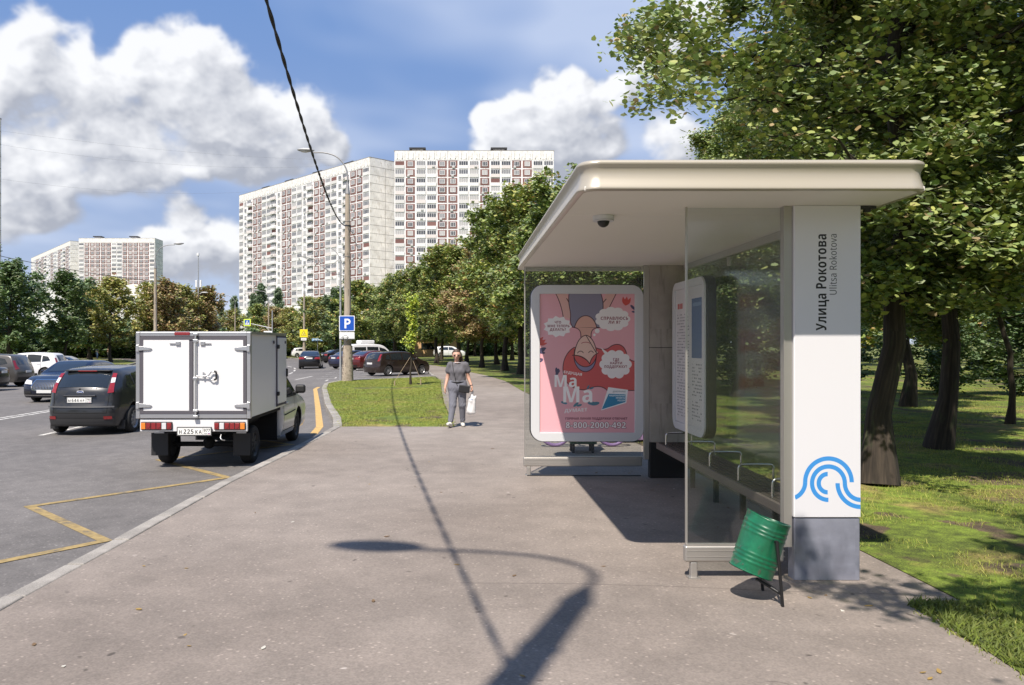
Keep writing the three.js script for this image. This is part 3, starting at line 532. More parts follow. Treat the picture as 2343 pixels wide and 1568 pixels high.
// ---------------------------------------------------------------- vehicles
const carPaint = (c, rough = 0.32, metal = 0.35) => phys(c, rough, { metalness: metal, clearcoat: 0.8, clearcoatRoughness: 0.08 });
const CM = {
  glass: phys([0.018, 0.022, 0.025], 0.06, { clearcoat: 1, clearcoatRoughness: 0.03 }), under: mat([0.012, 0.012, 0.013], 0.9), trim: mat([0.02, 0.02, 0.021], 0.6), tyre: mat([0.02, 0.02, 0.02], 0.85),
  rim: mat([0.45, 0.45, 0.46], 0.35, 0.8), rimDark: mat([0.05, 0.05, 0.055], 0.5, 0.4), red: phys([0.24, 0.012, 0.014], 0.2, { clearcoat: 1, clearcoatRoughness: 0.05 }), clear: phys([0.66, 0.66, 0.67], 0.15, { clearcoat: 1, clearcoatRoughness: 0.05 }), orange: phys([0.75, 0.22, 0.02], 0.25, { clearcoat: 1 }),
  chrome: mat([0.7, 0.7, 0.7], 0.14, 1), seam: mat([0.006, 0.006, 0.006], 0.9), plate: mat([0.66, 0.66, 0.65], 0.5), skin: mat([0.3, 0.2, 0.15], 0.7),
};
// an outline cut into cells by a grid, as triangles of [x, y]
function cells(poly, step) {
  const xs = poly.map((p) => p[0]), ys = poly.map((p) => p[1]), x0 = Math.min(...xs), x1 = Math.max(...xs), y0 = Math.min(...ys), y1 = Math.max(...ys), out = [];
  const nx = Math.max(1, Math.ceil((x1 - x0) / step)), ny = Math.max(1, Math.ceil((y1 - y0) / step));
  const cut = (pts, ax, at, sign) => { const o = []; for (let i = 0; i < pts.length; i++) { const a = pts[i], b = pts[(i + 1) % pts.length], da = sign * (a[ax] - at), db = sign * (b[ax] - at); if (da >= 0) o.push(a); if (da >= 0 !== db >= 0) { const t = da / (da - db); o.push([lerp(a[0], b[0], t), lerp(a[1], b[1], t)]); } } return o; };
  for (let i = 0; i < nx; i++) {
    let col = cut(cut(poly, 0, lerp(x0, x1, i / nx), 1), 0, lerp(x0, x1, (i + 1) / nx), -1);
    if (col.length < 3) continue;
    for (let j = 0; j < ny; j++) {
      let q = cut(cut(col, 1, lerp(y0, y1, j / ny), 1), 1, lerp(y0, y1, (j + 1) / ny), -1);
      q = q.filter((p, k) => { const n = q[(k + 1) % q.length]; return Math.abs(p[0] - n[0]) + Math.abs(p[1] - n[1]) > 1e-5; });
      if (q.length < 3) continue;
      for (const f of THREE.ShapeUtils.triangulateShape(q.map((p) => new THREE.Vector2(p[0], p[1])), [])) out.push(f.map((k) => q[k]));
    }
  }
  return out;
}
const geo = (pos) => { const g = new THREE.BufferGeometry(); g.setAttribute('position', new THREE.Float32BufferAttribute(pos, 3)); return g; };
const curve = (pts, n = 6, tension = 0.5) => new THREE.CatmullRomCurve3(pts.map(([x, y]) => V(x, y, 0)), false, 'centripetal').getPoints((pts.length - 1) * n).map((p) => [p.x, p.y]);

// x forward, y up; spec.top runs from the rear bumper's lower edge over the roof to the front bumper's lower edge
function coach(spec) {
  const { L, W, belt, roofW = 0.76, top, axles, arch, low = 0.2, bulgeR = 0.16, bulgeF = 0.3, crown = 0.035, edge = 0.07 } = spec;
  const up = curve(top, 7), xm = (top[0][0] + top[top.length - 1][0]) / 2, roofY = Math.max(...top.map((p) => p[1]));
  const vert = (y) => { if (y < low + 0.12) return lerp(0.93, 0.975, clamp((y - low) / 0.12)); if (y < 0.62) return lerp(0.975, 1, smooth(low + 0.12, 0.62, y)); if (y < belt) return lerp(1, 0.965, smooth(0.62, belt, y)); return 0.965 - (0.965 - roofW) * Math.pow((y - belt) / (roofY - belt + 1e-6), 1.15); };
  const half = (x, y) => { const u = Math.abs(x - xm) / (L / 2); return (W / 2) * vert(y) * (1 - (spec.taper ?? 0.07) * Math.pow(u, 3.4)); };
  const bend = ([x, y, z]) => { const s = Math.min(1, Math.abs(z) / (W / 2)), d = Math.abs(x - xm) / (L / 2), e = smooth(0.55, 1, d), b = x < xm ? bulgeR : bulgeF; return [x - Math.sign(x - xm) * e * b * Math.pow(s, 2.6), y + crown * (1 - s * s) * smooth(0.72, 1.0, y), z]; };
  // closed outline: the upper curve, then back along the sills with wheel arches
  const bottom = [], xf = top[top.length - 1][0], xr = top[0][0];
  const marks = axles.slice().sort((a, b) => b - a);
  bottom.push([xf - 0.06, low]);
  for (const a of marks) { const h = arch, yc = spec.wheel + 0.02; const s0 = Math.asin(clamp((low - yc) / h, -1, 1)); for (let k = 0; k <= 14; k++) { const t = lerp(s0, Math.PI - s0, k / 14); bottom.push([a + Math.cos(t) * h, yc + Math.sin(t) * h]); } }
  bottom.push([xr + 0.06, low]);
  const ring = [...up, ...bottom], n = ring.length, nUp = up.length;
  const normal = ring.map((p, i) => { const a = ring[(i + n - 1) % n], b = ring[(i + 1) % n], l = Math.hypot(b[0] - a[0], b[1] - a[1]) || 1; return [-(b[1] - a[1]) / l, (b[0] - a[0]) / l]; });
  const rb = ring.map((p, i) => (i < nUp ? edge * smooth(low, low + 0.25, p[1]) + 0.008 : 0.012));
  const at = (i, k, K) => { const f = (k / K) * Math.PI / 2, [px, py] = ring[i], [nx, ny] = normal[i], r = rb[i], x = px - nx * r * (1 - Math.sin(f)), y = py - ny * r * (1 - Math.sin(f)); return [x, y, half(x, y) - r * (1 - Math.cos(f))]; };
  const shell = [], belly = [], K = 5, C = 8;
  const quad = (o, a, b, c, d) => o.push(...bend(a), ...bend(b), ...bend(c), ...bend(a), ...bend(c), ...bend(d));
  for (let i = 0; i < n; i++) {
    const j = (i + 1) % n, o = i < nUp - 1 ? shell : belly, rim = shell;
    for (const s of [1, -1]) for (let k = 0; k < K; k++) { const f = (v) => [v[0], v[1], v[2] * s], a = f(at(i, k, K)), b = f(at(j, k, K)), c = f(at(j, k + 1, K)), d = f(at(i, k + 1, K)); s > 0 ? quad(rim, a, b, c, d) : quad(rim, a, d, c, b); }
    const A = at(i, K, K), B = at(j, K, K);
    for (let k = 0; k < C; k++) { const u = 1 - (2 * k) / C, v = 1 - (2 * (k + 1)) / C; quad(o, [A[0], A[1], A[2] * u], [B[0], B[1], B[2] * u], [B[0], B[1], B[2] * v], [A[0], A[1], A[2] * v]); }
  }
  const inner = ring.map((p, i) => [p[0] - normal[i][0] * rb[i], p[1] - normal[i][1] * rb[i]]);
  for (const t of cells(inner, 0.11)) for (const s of [1, -1]) { const v = t.map(([x, y]) => bend([x, y, s * half(x, y)])); s > 0 ? shell.push(...v[0], ...v[1], ...v[2]) : shell.push(...v[0], ...v[2], ...v[1]); }
  // sheets that follow the body
  const side = (poly, off = 0.004, step = 0.1, sides = [1, -1]) => { const o = []; for (const t of cells(poly, step)) for (const s of sides) { const v = t.map(([x, y]) => { const q = bend([x, y, s * half(x, y)]); q[2] += s * off; return q; }); s > 0 ? o.push(...v[0], ...v[1], ...v[2]) : o.push(...v[0], ...v[2], ...v[1]); } const g = geo(o); g.computeVertexNormals(); return g; };
  const endX = (y, front) => { let best = front ? -9 : 9; for (let i = 0; i + 1 < nUp; i++) { const [a, b] = [up[i], up[i + 1]]; if ((a[1] - y) * (b[1] - y) <= 0 && a[1] !== b[1]) { const x = lerp(a[0], b[0], (y - a[1]) / (b[1] - a[1])); if (front ? x > best : x < best) best = x; } } return best; };
  const end = (poly, front, off = 0.006, step = 0.08) => { const o = []; for (const t of cells(poly, step)) { const v = t.map(([z, y]) => { const x = endX(y, front), x2 = endX(y + 0.02, front), dx = x2 - x, l = Math.hypot(dx, 0.02), q = bend([x, y, z]); const s = front ? 1 : -1; q[0] += s * off * (0.02 / l); q[1] += off * Math.abs(dx) / l; return q; }); const [a, b, c] = v, cx = (b[1] - a[1]) * (c[2] - a[2]) - (b[2] - a[2]) * (c[1] - a[1]); cx * (front ? 1 : -1) >= 0 ? o.push(...a, ...b, ...c) : o.push(...a, ...c, ...b); } const g = geo(o); g.computeVertexNormals(); return g; };
  const body = toCreasedNormals(geo(shell), 0.6), under = toCreasedNormals(geo(belly), 0.6);
  return { body, under, side, end, half, bend, endX };
}
// a wheel at the origin, axle along z, its face towards +z
const wheelCache = new Map();
function wheelGeos(r, w, rimR, spokes, fat) {
  const key = [r, w, rimR, spokes, fat].join();
  if (wheelCache.has(key)) return wheelCache.get(key);
  const t = [[rimR, -w / 2 + 0.01], [rimR + 0.02, -w / 2], [r - 0.03, -w / 2 + 0.004], [r - 0.006, -w / 2 + 0.03], [r, -w / 4], [r, w / 4], [r - 0.006, w / 2 - 0.03], [r - 0.03, w / 2 - 0.004], [rimR + 0.02, w / 2], [rimR, w / 2 - 0.01]].map(([a, b]) => new THREE.Vector2(a, b));
  const tyre = new THREE.LatheGeometry(t, 36).rotateX(Math.PI / 2);
  const back = cylZ(rimR + 0.004, w * 0.5, 0, 0, -w * 0.12, 28);
  const ringG = new THREE.LatheGeometry([[rimR - 0.025, w / 2 - 0.045], [rimR - 0.012, w / 2 - 0.015], [rimR + 0.004, w / 2 - 0.006]].map(([a, b]) => new THREE.Vector2(a, b)), 36).rotateX(Math.PI / 2);
  const face = [ringG, cylZ(0.055, 0.03, 0, 0, w / 2 - 0.03, 16)];
  for (let k = 0; k < spokes; k++) face.push(box(rimR - 0.03, fat, 0.018, (rimR - 0.03) / 2 + 0.02, 0, 0).rotateY(0.06).translate(0, 0, w / 2 - 0.03).rotateZ((k / spokes) * 6.2832));
  const made = { tyre, back, face: join(face) };
  wheelCache.set(key, made);
  return made;
}
function wheel(car, x, z, r, o = {}) {
  const { w = 0.2, rimR = r * 0.64, spokes = 5, fat = 0.05, metal = CM.rim } = o, g = wheelGeos(r, w, rimR, spokes, fat), s = Math.sign(z);
  const t = part('wheel', g.tyre, CM.tyre, car); t.position.set(x, r, z); t.rotation.y = s > 0 ? 0 : Math.PI;
  part('brake', g.back, CM.rimDark, t); part('rim', g.face, metal, t);
  return t;
}
function plateTexture(main, region) {
  return texture(canvas(520, 112, (c) => {
    c.fillStyle = '#e9e9e6'; c.fillRect(0, 0, 520, 112); c.strokeStyle = '#17181a'; c.lineWidth = 5; c.strokeRect(4, 4, 512, 104); c.beginPath(); c.moveTo(396, 4); c.lineTo(396, 108); c.stroke();
    c.fillStyle = '#17181a'; c.textAlign = 'center'; c.font = 'bold 88px sans-serif';
    const w = [...main], xs = [48, 118, 174, 230, 296, 354]; w.forEach((ch, i) => { c.save(); c.font = /[0-9]/.test(ch) ? 'bold 92px sans-serif' : 'bold 74px sans-serif'; c.translate(xs[i], 92); c.scale(0.98, 1); c.fillText(ch, 0, 0); c.restore(); });
    c.font = 'bold 60px sans-serif'; c.fillText(region, 456, 64); c.font = 'bold 26px sans-serif'; c.fillText('RUS', 440, 98); c.fillStyle = '#3a5aa8'; c.fillRect(472, 82, 34, 8); c.fillStyle = '#c23a3a'; c.fillRect(472, 90, 34, 8);
  }));
}
const plain = (parent, w, h, x, y, z, m = CM.plate) => part('number_plate', rbox(0.014, h, w, 0.004, x, y, z, 1), m, parent);

// the general car: doors, windows, lights, mirrors, wheels
function car(name, label, at, turn, s, paint, group) {
  const o = thing(name, label, s.cat ?? 'car', at, turn, group), b = coach(s), P = s.parts, sym = (poly) => [poly, poly.map(([z, y]) => [-z, y])];
  const body = part('body', b.body, paint, o);
  part('underbody', b.under, CM.under, o);
  for (const [nm, poly] of P.side) for (const sd of [1, -1]) part(nm, b.side(poly, 0.004, 0.09, [sd]), CM.glass, o);
  if (P.sideTrim) for (const [nm, poly, m, off] of P.sideTrim) for (const sd of [1, -1]) part(nm, b.side(poly, off ?? 0.006, 0.09, [sd]), m, o);
  for (const ln of P.seams ?? []) for (const sd of [1, -1]) part('panel_gap', b.side(ln, 0.003, 0.12, [sd]), CM.seam, body);
  for (const [nm, poly, front, m, off, both] of P.ends) for (const q of both ? sym(poly) : [poly]) part(nm, b.end(q, front, off ?? 0.006), m, o);
  for (const [x, y] of P.handles ?? []) for (const sd of [1, -1]) part('door_handle', rbox(0.16, 0.024, 0.03, 0.01, x, y, sd * (b.half(x, y) + 0.012), 1), s.handle ?? paint, o);
  if (P.mirror) for (const sd of [1, -1]) { const [x, y] = P.mirror, z = sd * (b.half(x, y) + 0.1); part('mirror', [rbox(0.09, 0.13, 0.19, 0.04, x, y + 0.06, z, 3), rbox(0.05, 0.04, 0.1, 0.012, x, y, z - sd * 0.07, 1)], P.mirrorMat ?? paint, o); }
  for (const x of s.axles) for (const sd of [1, -1]) wheel(o, x, sd * (s.W / 2 - 0.115), s.wheel, s.wheels);
  if (P.plateR) plain(o, 0.52, 0.112, b.endX(P.plateR, false) - 0.012, P.plateR, 0, P.plateMat);
  if (P.plateF) plain(o, 0.52, 0.112, b.endX(P.plateF, true) + 0.012, P.plateF, 0);
  return { o, b, body };
}
const line = (x0, y0, x1, y1, w = 0.012) => { const l = Math.hypot(x1 - x0, y1 - y0), nx = (-(y1 - y0) / l) * w / 2, ny = ((x1 - x0) / l) * w / 2; return [[x0 - nx, y0 - ny], [x1 - nx, y1 - ny], [x1 + nx, y1 + ny], [x0 + nx, y0 + ny]]; };

// five-door hatchback
const hatchSpec = (k = {}) => ({
  L: 4.34, W: 1.84, belt: 0.93, low: 0.2, wheel: 0.31, arch: 0.375, axles: [-1.36, 1.28], roofW: 0.72, wheels: { spokes: 9, fat: 0.05 }, bulgeR: 0.2,
  top: [[-2.1, 0.22], [-2.17, 0.4], [-2.17, 0.6], [-2.13, 0.72], [-2.08, 0.95], [-1.83, 1.30], [-1.72, 1.375], [-1.3, 1.43], [-0.6, 1.465], [0.1, 1.45], [0.5, 1.39], [1.18, 1.0], [1.3, 0.95], [1.8, 0.86], [2.08, 0.72], [2.17, 0.55], [2.16, 0.35], [2.1, 0.22]],
  parts: {
    side: [['rear_quarter_window', [[-1.66, 1.02], [-1.22, 0.985], [-1.22, 1.29], [-1.44, 1.25]]], ['rear_door_window', [[-1.15, 0.98], [-0.3, 0.965], [-0.3, 1.36], [-0.7, 1.36], [-1.15, 1.31]]], ['front_door_window', [[-0.22, 0.965], [0.86, 0.96], [0.7, 1.06], [0.22, 1.34], [-0.22, 1.36]]]],
    seams: [line(-0.26, 0.3, -0.26, 0.96), line(-1.12, 0.55, -1.12, 0.96), line(0.86, 0.3, 0.92, 0.93), line(-0.9, 0.28, 0.86, 0.28)], handles: [[-0.98, 0.86], [-0.1, 0.85]], mirror: [0.72, 0.96],
    sideTrim: [['sill_trim', [[-0.95, 0.21], [0.86, 0.21], [0.86, 0.26], [-0.95, 0.26]], CM.trim, 0.004]],
    ends: [['rear_window', [[-0.6, 1.0], [0.6, 1.0], [0.55, 1.3], [-0.55, 1.3]], false, CM.glass, 0.006], ['windscreen', [[-0.64, 1.03], [0.64, 1.03], [0.56, 1.37], [-0.56, 1.37]], true, CM.glass, 0.006],
      ['tail_light', [[0.66, 0.88], [0.8, 0.9], [0.745, 1.3], [0.635, 1.3], [0.655, 1.1]], false, CM.red, 0.01, true], ['headlight', [[0.5, 0.66], [0.82, 0.7], [0.84, 0.8], [0.62, 0.8]], true, CM.clear, 0.01, true], ['grille', [[-0.45, 0.58], [0.45, 0.58], [0.4, 0.7], [-0.4, 0.7]], true, CM.trim, 0.006]],
    plateR: 0.76, plateF: 0.46,
  }, ...k,
});
// four-door saloon
const saloonSpec = (k = {}, e = 1) => ({
  L: 4.8 * e, W: 1.84, belt: 0.96, low: 0.19, wheel: 0.325, arch: 0.385, axles: [-1.4 * e, 1.38 * e], roofW: 0.7, wheels: { spokes: 10, fat: 0.035 }, bulgeR: 0.22,
  top: [[-2.28, 0.24], [-2.37, 0.4], [-2.4, 0.62], [-2.36, 0.85], [-2.3, 1.0], [-2.2, 1.06], [-1.8, 1.1], [-1.12, 1.36], [-0.6, 1.44], [0.0, 1.45], [0.35, 1.4], [1.05, 1.03], [1.15, 0.99], [1.8, 0.92], [2.2, 0.78], [2.36, 0.6], [2.37, 0.36], [2.3, 0.22]].map(([x, y]) => [x * e, y]),
  parts: {
    side: [['rear_quarter_window', [[-1.42, 1.06], [-1.0, 1.02], [-1.0, 1.3]]], ['rear_door_window', [[-0.94, 1.02], [-0.25, 1.0], [-0.25, 1.36], [-0.6, 1.36], [-0.94, 1.31]]], ['front_door_window', [[-0.18, 1.0], [0.82, 0.99], [0.2, 1.34], [-0.18, 1.36]]]].map(([a, p]) => [a, p.map(([x, y]) => [x * e, y])]),
    seams: [line(-0.21 * e, 0.28, -0.21 * e, 0.99), line(-1.0 * e, 0.6, -0.98 * e, 1.0), line(0.84 * e, 0.28, 0.88 * e, 0.97)], handles: [[-0.86 * e, 0.9], [-0.06 * e, 0.89]], mirror: [0.66 * e, 1.0],
    ends: [['rear_window', [[-0.6, 1.14], [0.6, 1.14], [0.52, 1.36], [-0.52, 1.36]], false, CM.glass, 0.006], ['windscreen', [[-0.64, 1.06], [0.64, 1.06], [0.55, 1.38], [-0.55, 1.38]], true, CM.glass, 0.006],
      ['tail_light', [[0.36, 0.82], [0.84, 0.8], [0.84, 0.97], [0.5, 0.95]], false, CM.red, 0.012, true], ['headlight', [[0.48, 0.66], [0.84, 0.68], [0.85, 0.82], [0.56, 0.78]], true, CM.clear, 0.01, true], ['grille', [[-0.42, 0.5], [0.42, 0.5], [0.4, 0.74], [-0.4, 0.74]], true, CM.trim, 0.006], ['bumper_insert', [[-0.6, 0.3], [0.6, 0.3], [0.6, 0.4], [-0.6, 0.4]], false, CM.trim, 0.006]],
    plateR: 0.88, plateF: 0.42,
  }, ...k,
});
// sport utility
const suvSpec = (k = {}) => ({
  L: 4.55, W: 1.86, belt: 1.08, low: 0.26, wheel: 0.36, arch: 0.425, axles: [-1.34, 1.32], roofW: 0.74, wheels: { spokes: 5, fat: 0.075 }, bulgeR: 0.22,
  top: [[-2.15, 0.3], [-2.25, 0.5], [-2.27, 0.72], [-2.2, 0.95], [-2.1, 1.15], [-1.88, 1.5], [-1.75, 1.6], [-1.2, 1.66], [-0.4, 1.68], [0.2, 1.64], [0.5, 1.58], [1.12, 1.16], [1.25, 1.1], [1.8, 1.02], [2.12, 0.88], [2.24, 0.68], [2.22, 0.45], [2.14, 0.28]],
  parts: {
    side: [['rear_quarter_window', [[-1.72, 1.2], [-1.15, 1.12], [-1.15, 1.5], [-1.5, 1.44]]], ['rear_door_window', [[-1.08, 1.12], [-0.24, 1.1], [-0.24, 1.57], [-0.6, 1.57], [-1.08, 1.52]]], ['front_door_window', [[-0.16, 1.1], [0.88, 1.08], [0.3, 1.5], [-0.16, 1.57]]]],
    seams: [line(-0.2, 0.36, -0.2, 1.09), line(-1.08, 0.7, -1.08, 1.1), line(0.9, 0.36, 0.95, 1.06)], handles: [[-0.94, 1.0], [-0.04, 0.99]], mirror: [0.72, 1.08],
    sideTrim: [['sill_trim', [[-0.88, 0.27], [0.86, 0.27], [0.86, 0.42], [-0.88, 0.42]], CM.trim, 0.006]],
    ends: [['rear_window', [[-0.58, 1.14], [0.58, 1.14], [0.52, 1.5], [-0.52, 1.5]], false, CM.glass, 0.006], ['windscreen', [[-0.66, 1.18], [0.66, 1.18], [0.56, 1.56], [-0.56, 1.56]], true, CM.glass, 0.006],
      ['tail_light', [[0.62, 0.92], [0.86, 0.9], [0.8, 1.35], [0.66, 1.35], [0.7, 1.08]], false, CM.red, 0.012, true], ['headlight', [[0.5, 0.8], [0.86, 0.84], [0.86, 0.96], [0.6, 0.94]], true, CM.clear, 0.01, true], ['bumper_insert', [[-0.75, 0.34], [0.75, 0.34], [0.75, 0.52], [-0.75, 0.52]], false, CM.trim, 0.006]],
    plateR: 0.8, plateF: 0.5,
  }, ...k,
});
const AWAY = Math.PI / 2;                                   // nose along the street, away from the shelter
// the graphite hatchback driving past the bus bay
{
  const paint = carPaint([0.028, 0.029, 0.032], 0.34, 0.4), s = hatchSpec({ W: 1.82, roofW: 0.71, edge: 0.12, taper: 0.19, bulgeR: 0.26, crown: 0.06, top: [[-2.1, 0.22], [-2.17, 0.4], [-2.17, 0.6], [-2.13, 0.72], [-2.07, 0.95], [-1.74, 1.29], [-1.58, 1.38], [-1.2, 1.425], [-0.6, 1.45], [0.1, 1.435], [0.5, 1.38], [1.18, 1.0], [1.3, 0.95], [1.8, 0.86], [2.08, 0.72], [2.17, 0.55], [2.16, 0.35], [2.1, 0.22]], wheels: { spokes: 8, fat: 0.062, metal: mat([0.3, 0.3, 0.31], 0.45, 0.5) } });
  s.parts = { ...s.parts, plateR: 0, ends: s.parts.ends.map((e) => (e[0] === 'tail_light' ? [e[0], [[0.565, 0.9], [0.68, 0.92], [0.625, 1.31], [0.54, 1.31], [0.57, 1.1]], false, CM.red, 0.01, true] : e[0] === 'rear_window' ? [e[0], [[-0.54, 1.0], [0.54, 1.0], [0.51, 1.31], [-0.51, 1.31]], false, CM.glass, 0.006] : e)) };
  const { o, b, body } = car('hatchback_car', 'dark grey hatchback driving in the lane beside the white box truck', [-8.28, roadY(-8.28), -19.2], AWAY, s, paint);
  const T = (y, off = 0.012) => b.endX(y, false) - off;
  for (const sd of [1, -1]) part('reversing_light', b.end([[sd * 0.575, 1.1], [sd * 0.652, 1.12], [sd * 0.636, 1.22], [sd * 0.558, 1.21]], false, 0.014), CM.clear, o);
  const plate = part('number_plate', rbox(0.016, 0.118, 0.53, 0.004, T(0.78), 0.78, 0, 1), CM.plate, o);
  part('plate_print', new THREE.PlaneGeometry(0.52, 0.112).rotateY(-Math.PI / 2).translate(T(0.78) - 0.0095, 0.78, 0), phys(0xffffff, 0.45, { map: plateTexture('М644НР', '790') }), plate);
  part('boot_handle', rbox(0.05, 0.035, 0.7, 0.014, T(0.87), 0.873, 0), paint, o);
  const badge = part('badge', new THREE.CylinderGeometry(0.045, 0.045, 0.012, 28).scale(1, 1, 1.75).rotateZ(Math.PI / 2).translate(T(0.945), 0.95, 0), CM.chrome, o);
  part('badge_face', new THREE.PlaneGeometry(0.14, 0.066).rotateY(-Math.PI / 2).translate(T(0.945) - 0.0075, 0.95, 0), mat(0xffffff, 0.3, 0, { map: texture(canvas(280, 132, (c) => { c.fillStyle = '#c9ccd0'; c.fillRect(0, 0, 280, 132); c.fillStyle = '#1d3a78'; c.beginPath(); c.ellipse(140, 66, 128, 56, 0, 0, 7); c.fill(); c.fillStyle = '#e8ebf0'; c.font = 'bold 66px serif'; c.textAlign = 'center'; c.fillText('Ford', 140, 88); })) }), badge);
  part('rear_wiper', [rod([T(1.0, 0.02), 1.02, -0.02], [T(1.03, 0.02), 1.03, 0.34], 0.009), cylX(0.02, 0.04, T(1.0, 0.02), 1.015, -0.02)], CM.trim, o);
  part('spoiler', rbox(0.2, 0.035, 1.0, 0.015, -1.64, 1.41, 0), paint, o);
  part('brake_light', rbox(0.02, 0.022, 0.42, 0.006, -1.742, 1.402, 0, 1), CM.red, o);
  part('bumper_ledge', b.end([[-0.72, 0.615], [0.72, 0.615], [0.72, 0.645], [-0.72, 0.645]], false, 0.02), mat([0.07, 0.07, 0.073], 0.5), o);
  part('bumper_trim', b.end([[-0.68, 0.25], [0.68, 0.25], [0.7, 0.38], [-0.7, 0.38]], false, 0.008), mat([0.045, 0.045, 0.047], 0.8), o);
  for (const sd of [1, -1]) { part('rear_reflector', b.end([[sd * 0.52, 0.36], [sd * 0.68, 0.36], [sd * 0.68, 0.43], [sd * 0.52, 0.43]], false, 0.014), CM.red, o); part('mud_flap', rbox(0.02, 0.2, 0.18, 0.006, -1.74, 0.22, sd * 0.74, 1), CM.trim, o); }
  part('tailgate_gap', [b.end(line(-0.57, 0.5, 0.57, 0.5, 0.012), false, 0.003), b.end(line(-0.58, 0.5, -0.6, 0.9, 0.012), false, 0.003), b.end(line(0.58, 0.5, 0.6, 0.9, 0.012), false, 0.003)], CM.seam, body);
}
// the dark blue limousine coming the other way
{
  const paint = carPaint([0.012, 0.015, 0.035], 0.24, 0.45), s = saloonSpec({ W: 1.9, wheel: 0.34, arch: 0.4 }, 1.08);
  const { o, b } = car('limousine', 'dark blue oncoming saloon with a tall chrome grille', [-14.75, roadY(-14.75) - 0.02, -30.4], -AWAY, s, paint);
  const g = part('chrome_grille', b.end([[-0.46, 0.46], [0.46, 0.46], [0.5, 0.6], [0.44, 0.83], [-0.44, 0.83], [-0.5, 0.6]], true, 0.016), CM.chrome, o);
  part('grille_opening', b.end([[-0.42, 0.49], [0.42, 0.49], [0.45, 0.6], [0.4, 0.8], [-0.4, 0.8], [-0.45, 0.6]], true, 0.02), CM.trim, g);
  for (let k = -7; k <= 7; k++) part('grille_bar', b.end([[k * 0.054 - 0.008, 0.5], [k * 0.054 + 0.008, 0.5], [k * 0.051 + 0.008, 0.79], [k * 0.051 - 0.008, 0.79]], true, 0.026), CM.chrome, g);
  for (const sd of [1, -1]) part('lower_intake', b.end([[sd * 0.5, 0.28], [sd * 0.82, 0.3], [sd * 0.82, 0.42], [sd * 0.5, 0.44]], true, 0.01), CM.trim, o);
  part('bumper_chrome', b.end([[-0.84, 0.262], [0.84, 0.262], [0.84, 0.285], [-0.84, 0.285]], true, 0.016), CM.chrome, o);
  for (const sd of [1, -1]) part('window_chrome', b.side(line(-1.5, 1.03, 0.9, 0.985, 0.02), 0.006, 0.12, [sd]), CM.chrome, o);
}
// cars parked nose-in across the road
car('parked_suv', 'grey parked sport utility car with red upright tail lights', [-24.45, roadY(-24), -40.4], Math.PI, suvSpec({ wheels: { spokes: 5, fat: 0.09 } }), carPaint([0.09, 0.085, 0.08]), 'cars parked across the road');
car('parked_suv', 'white parked sport utility car with dark wheels', [-27.4, roadY(-27), -50], Math.PI + 0.06, suvSpec({ wheels: { spokes: 7, fat: 0.05, metal: mat([0.12, 0.12, 0.12], 0.4, 0.6) } }), carPaint([0.72, 0.72, 0.73], 0.3, 0), 'cars parked across the road');
car('parked_saloon', 'dark blue parked saloon half hidden behind the white sport utility car', [-28.7, roadY(-28), -55.2], Math.PI, saloonSpec(), carPaint([0.02, 0.025, 0.045]), 'cars parked across the road');
car('parked_saloon', 'black parked car cut off at the kerb beside the grey sport utility car', [-23.6, roadY(-22), -36.4], Math.PI + 0.1, saloonSpec(), carPaint([0.012, 0.012, 0.013]), 'cars parked across the road');
// cars up the street and in the car park
car('saloon_car', 'black saloon driving away up the bend of the road', [-12.6, roadY(-12.6), -66.3], AWAY + 0.12, saloonSpec(), carPaint([0.012, 0.012, 0.014]));
car('parked_hatchback', 'dark brown hatchback parked at an angle beside the young tied tree', [-3.95, roadY(-3.9), -49.0], R(43), hatchSpec({ wheels: { spokes: 10, fat: 0.036 } }), carPaint([0.035, 0.022, 0.018], 0.3, 0.4), 'cars in the angled car park');
car('parked_saloon', 'dark red saloon parked behind the brown hatchback', [-6.6, roadY(-6.6), -60.2], R(45), saloonSpec({}, 0.94), carPaint([0.1, 0.012, 0.012], 0.3, 0.3), 'cars in the angled car park');
car('parked_saloon', 'navy blue saloon parked beyond the dark red one', [-8.6, roadY(-8), -63.8], R(47), saloonSpec({}, 0.92), carPaint([0.02, 0.022, 0.06], 0.3, 0.3), 'cars in the angled car park');
car('parked_saloon', 'black saloon parked at the far end of the car park', [-13.2, roadY(-13.6), -86.5], R(40), saloonSpec(), carPaint([0.012, 0.01, 0.011]), 'cars in the angled car park');
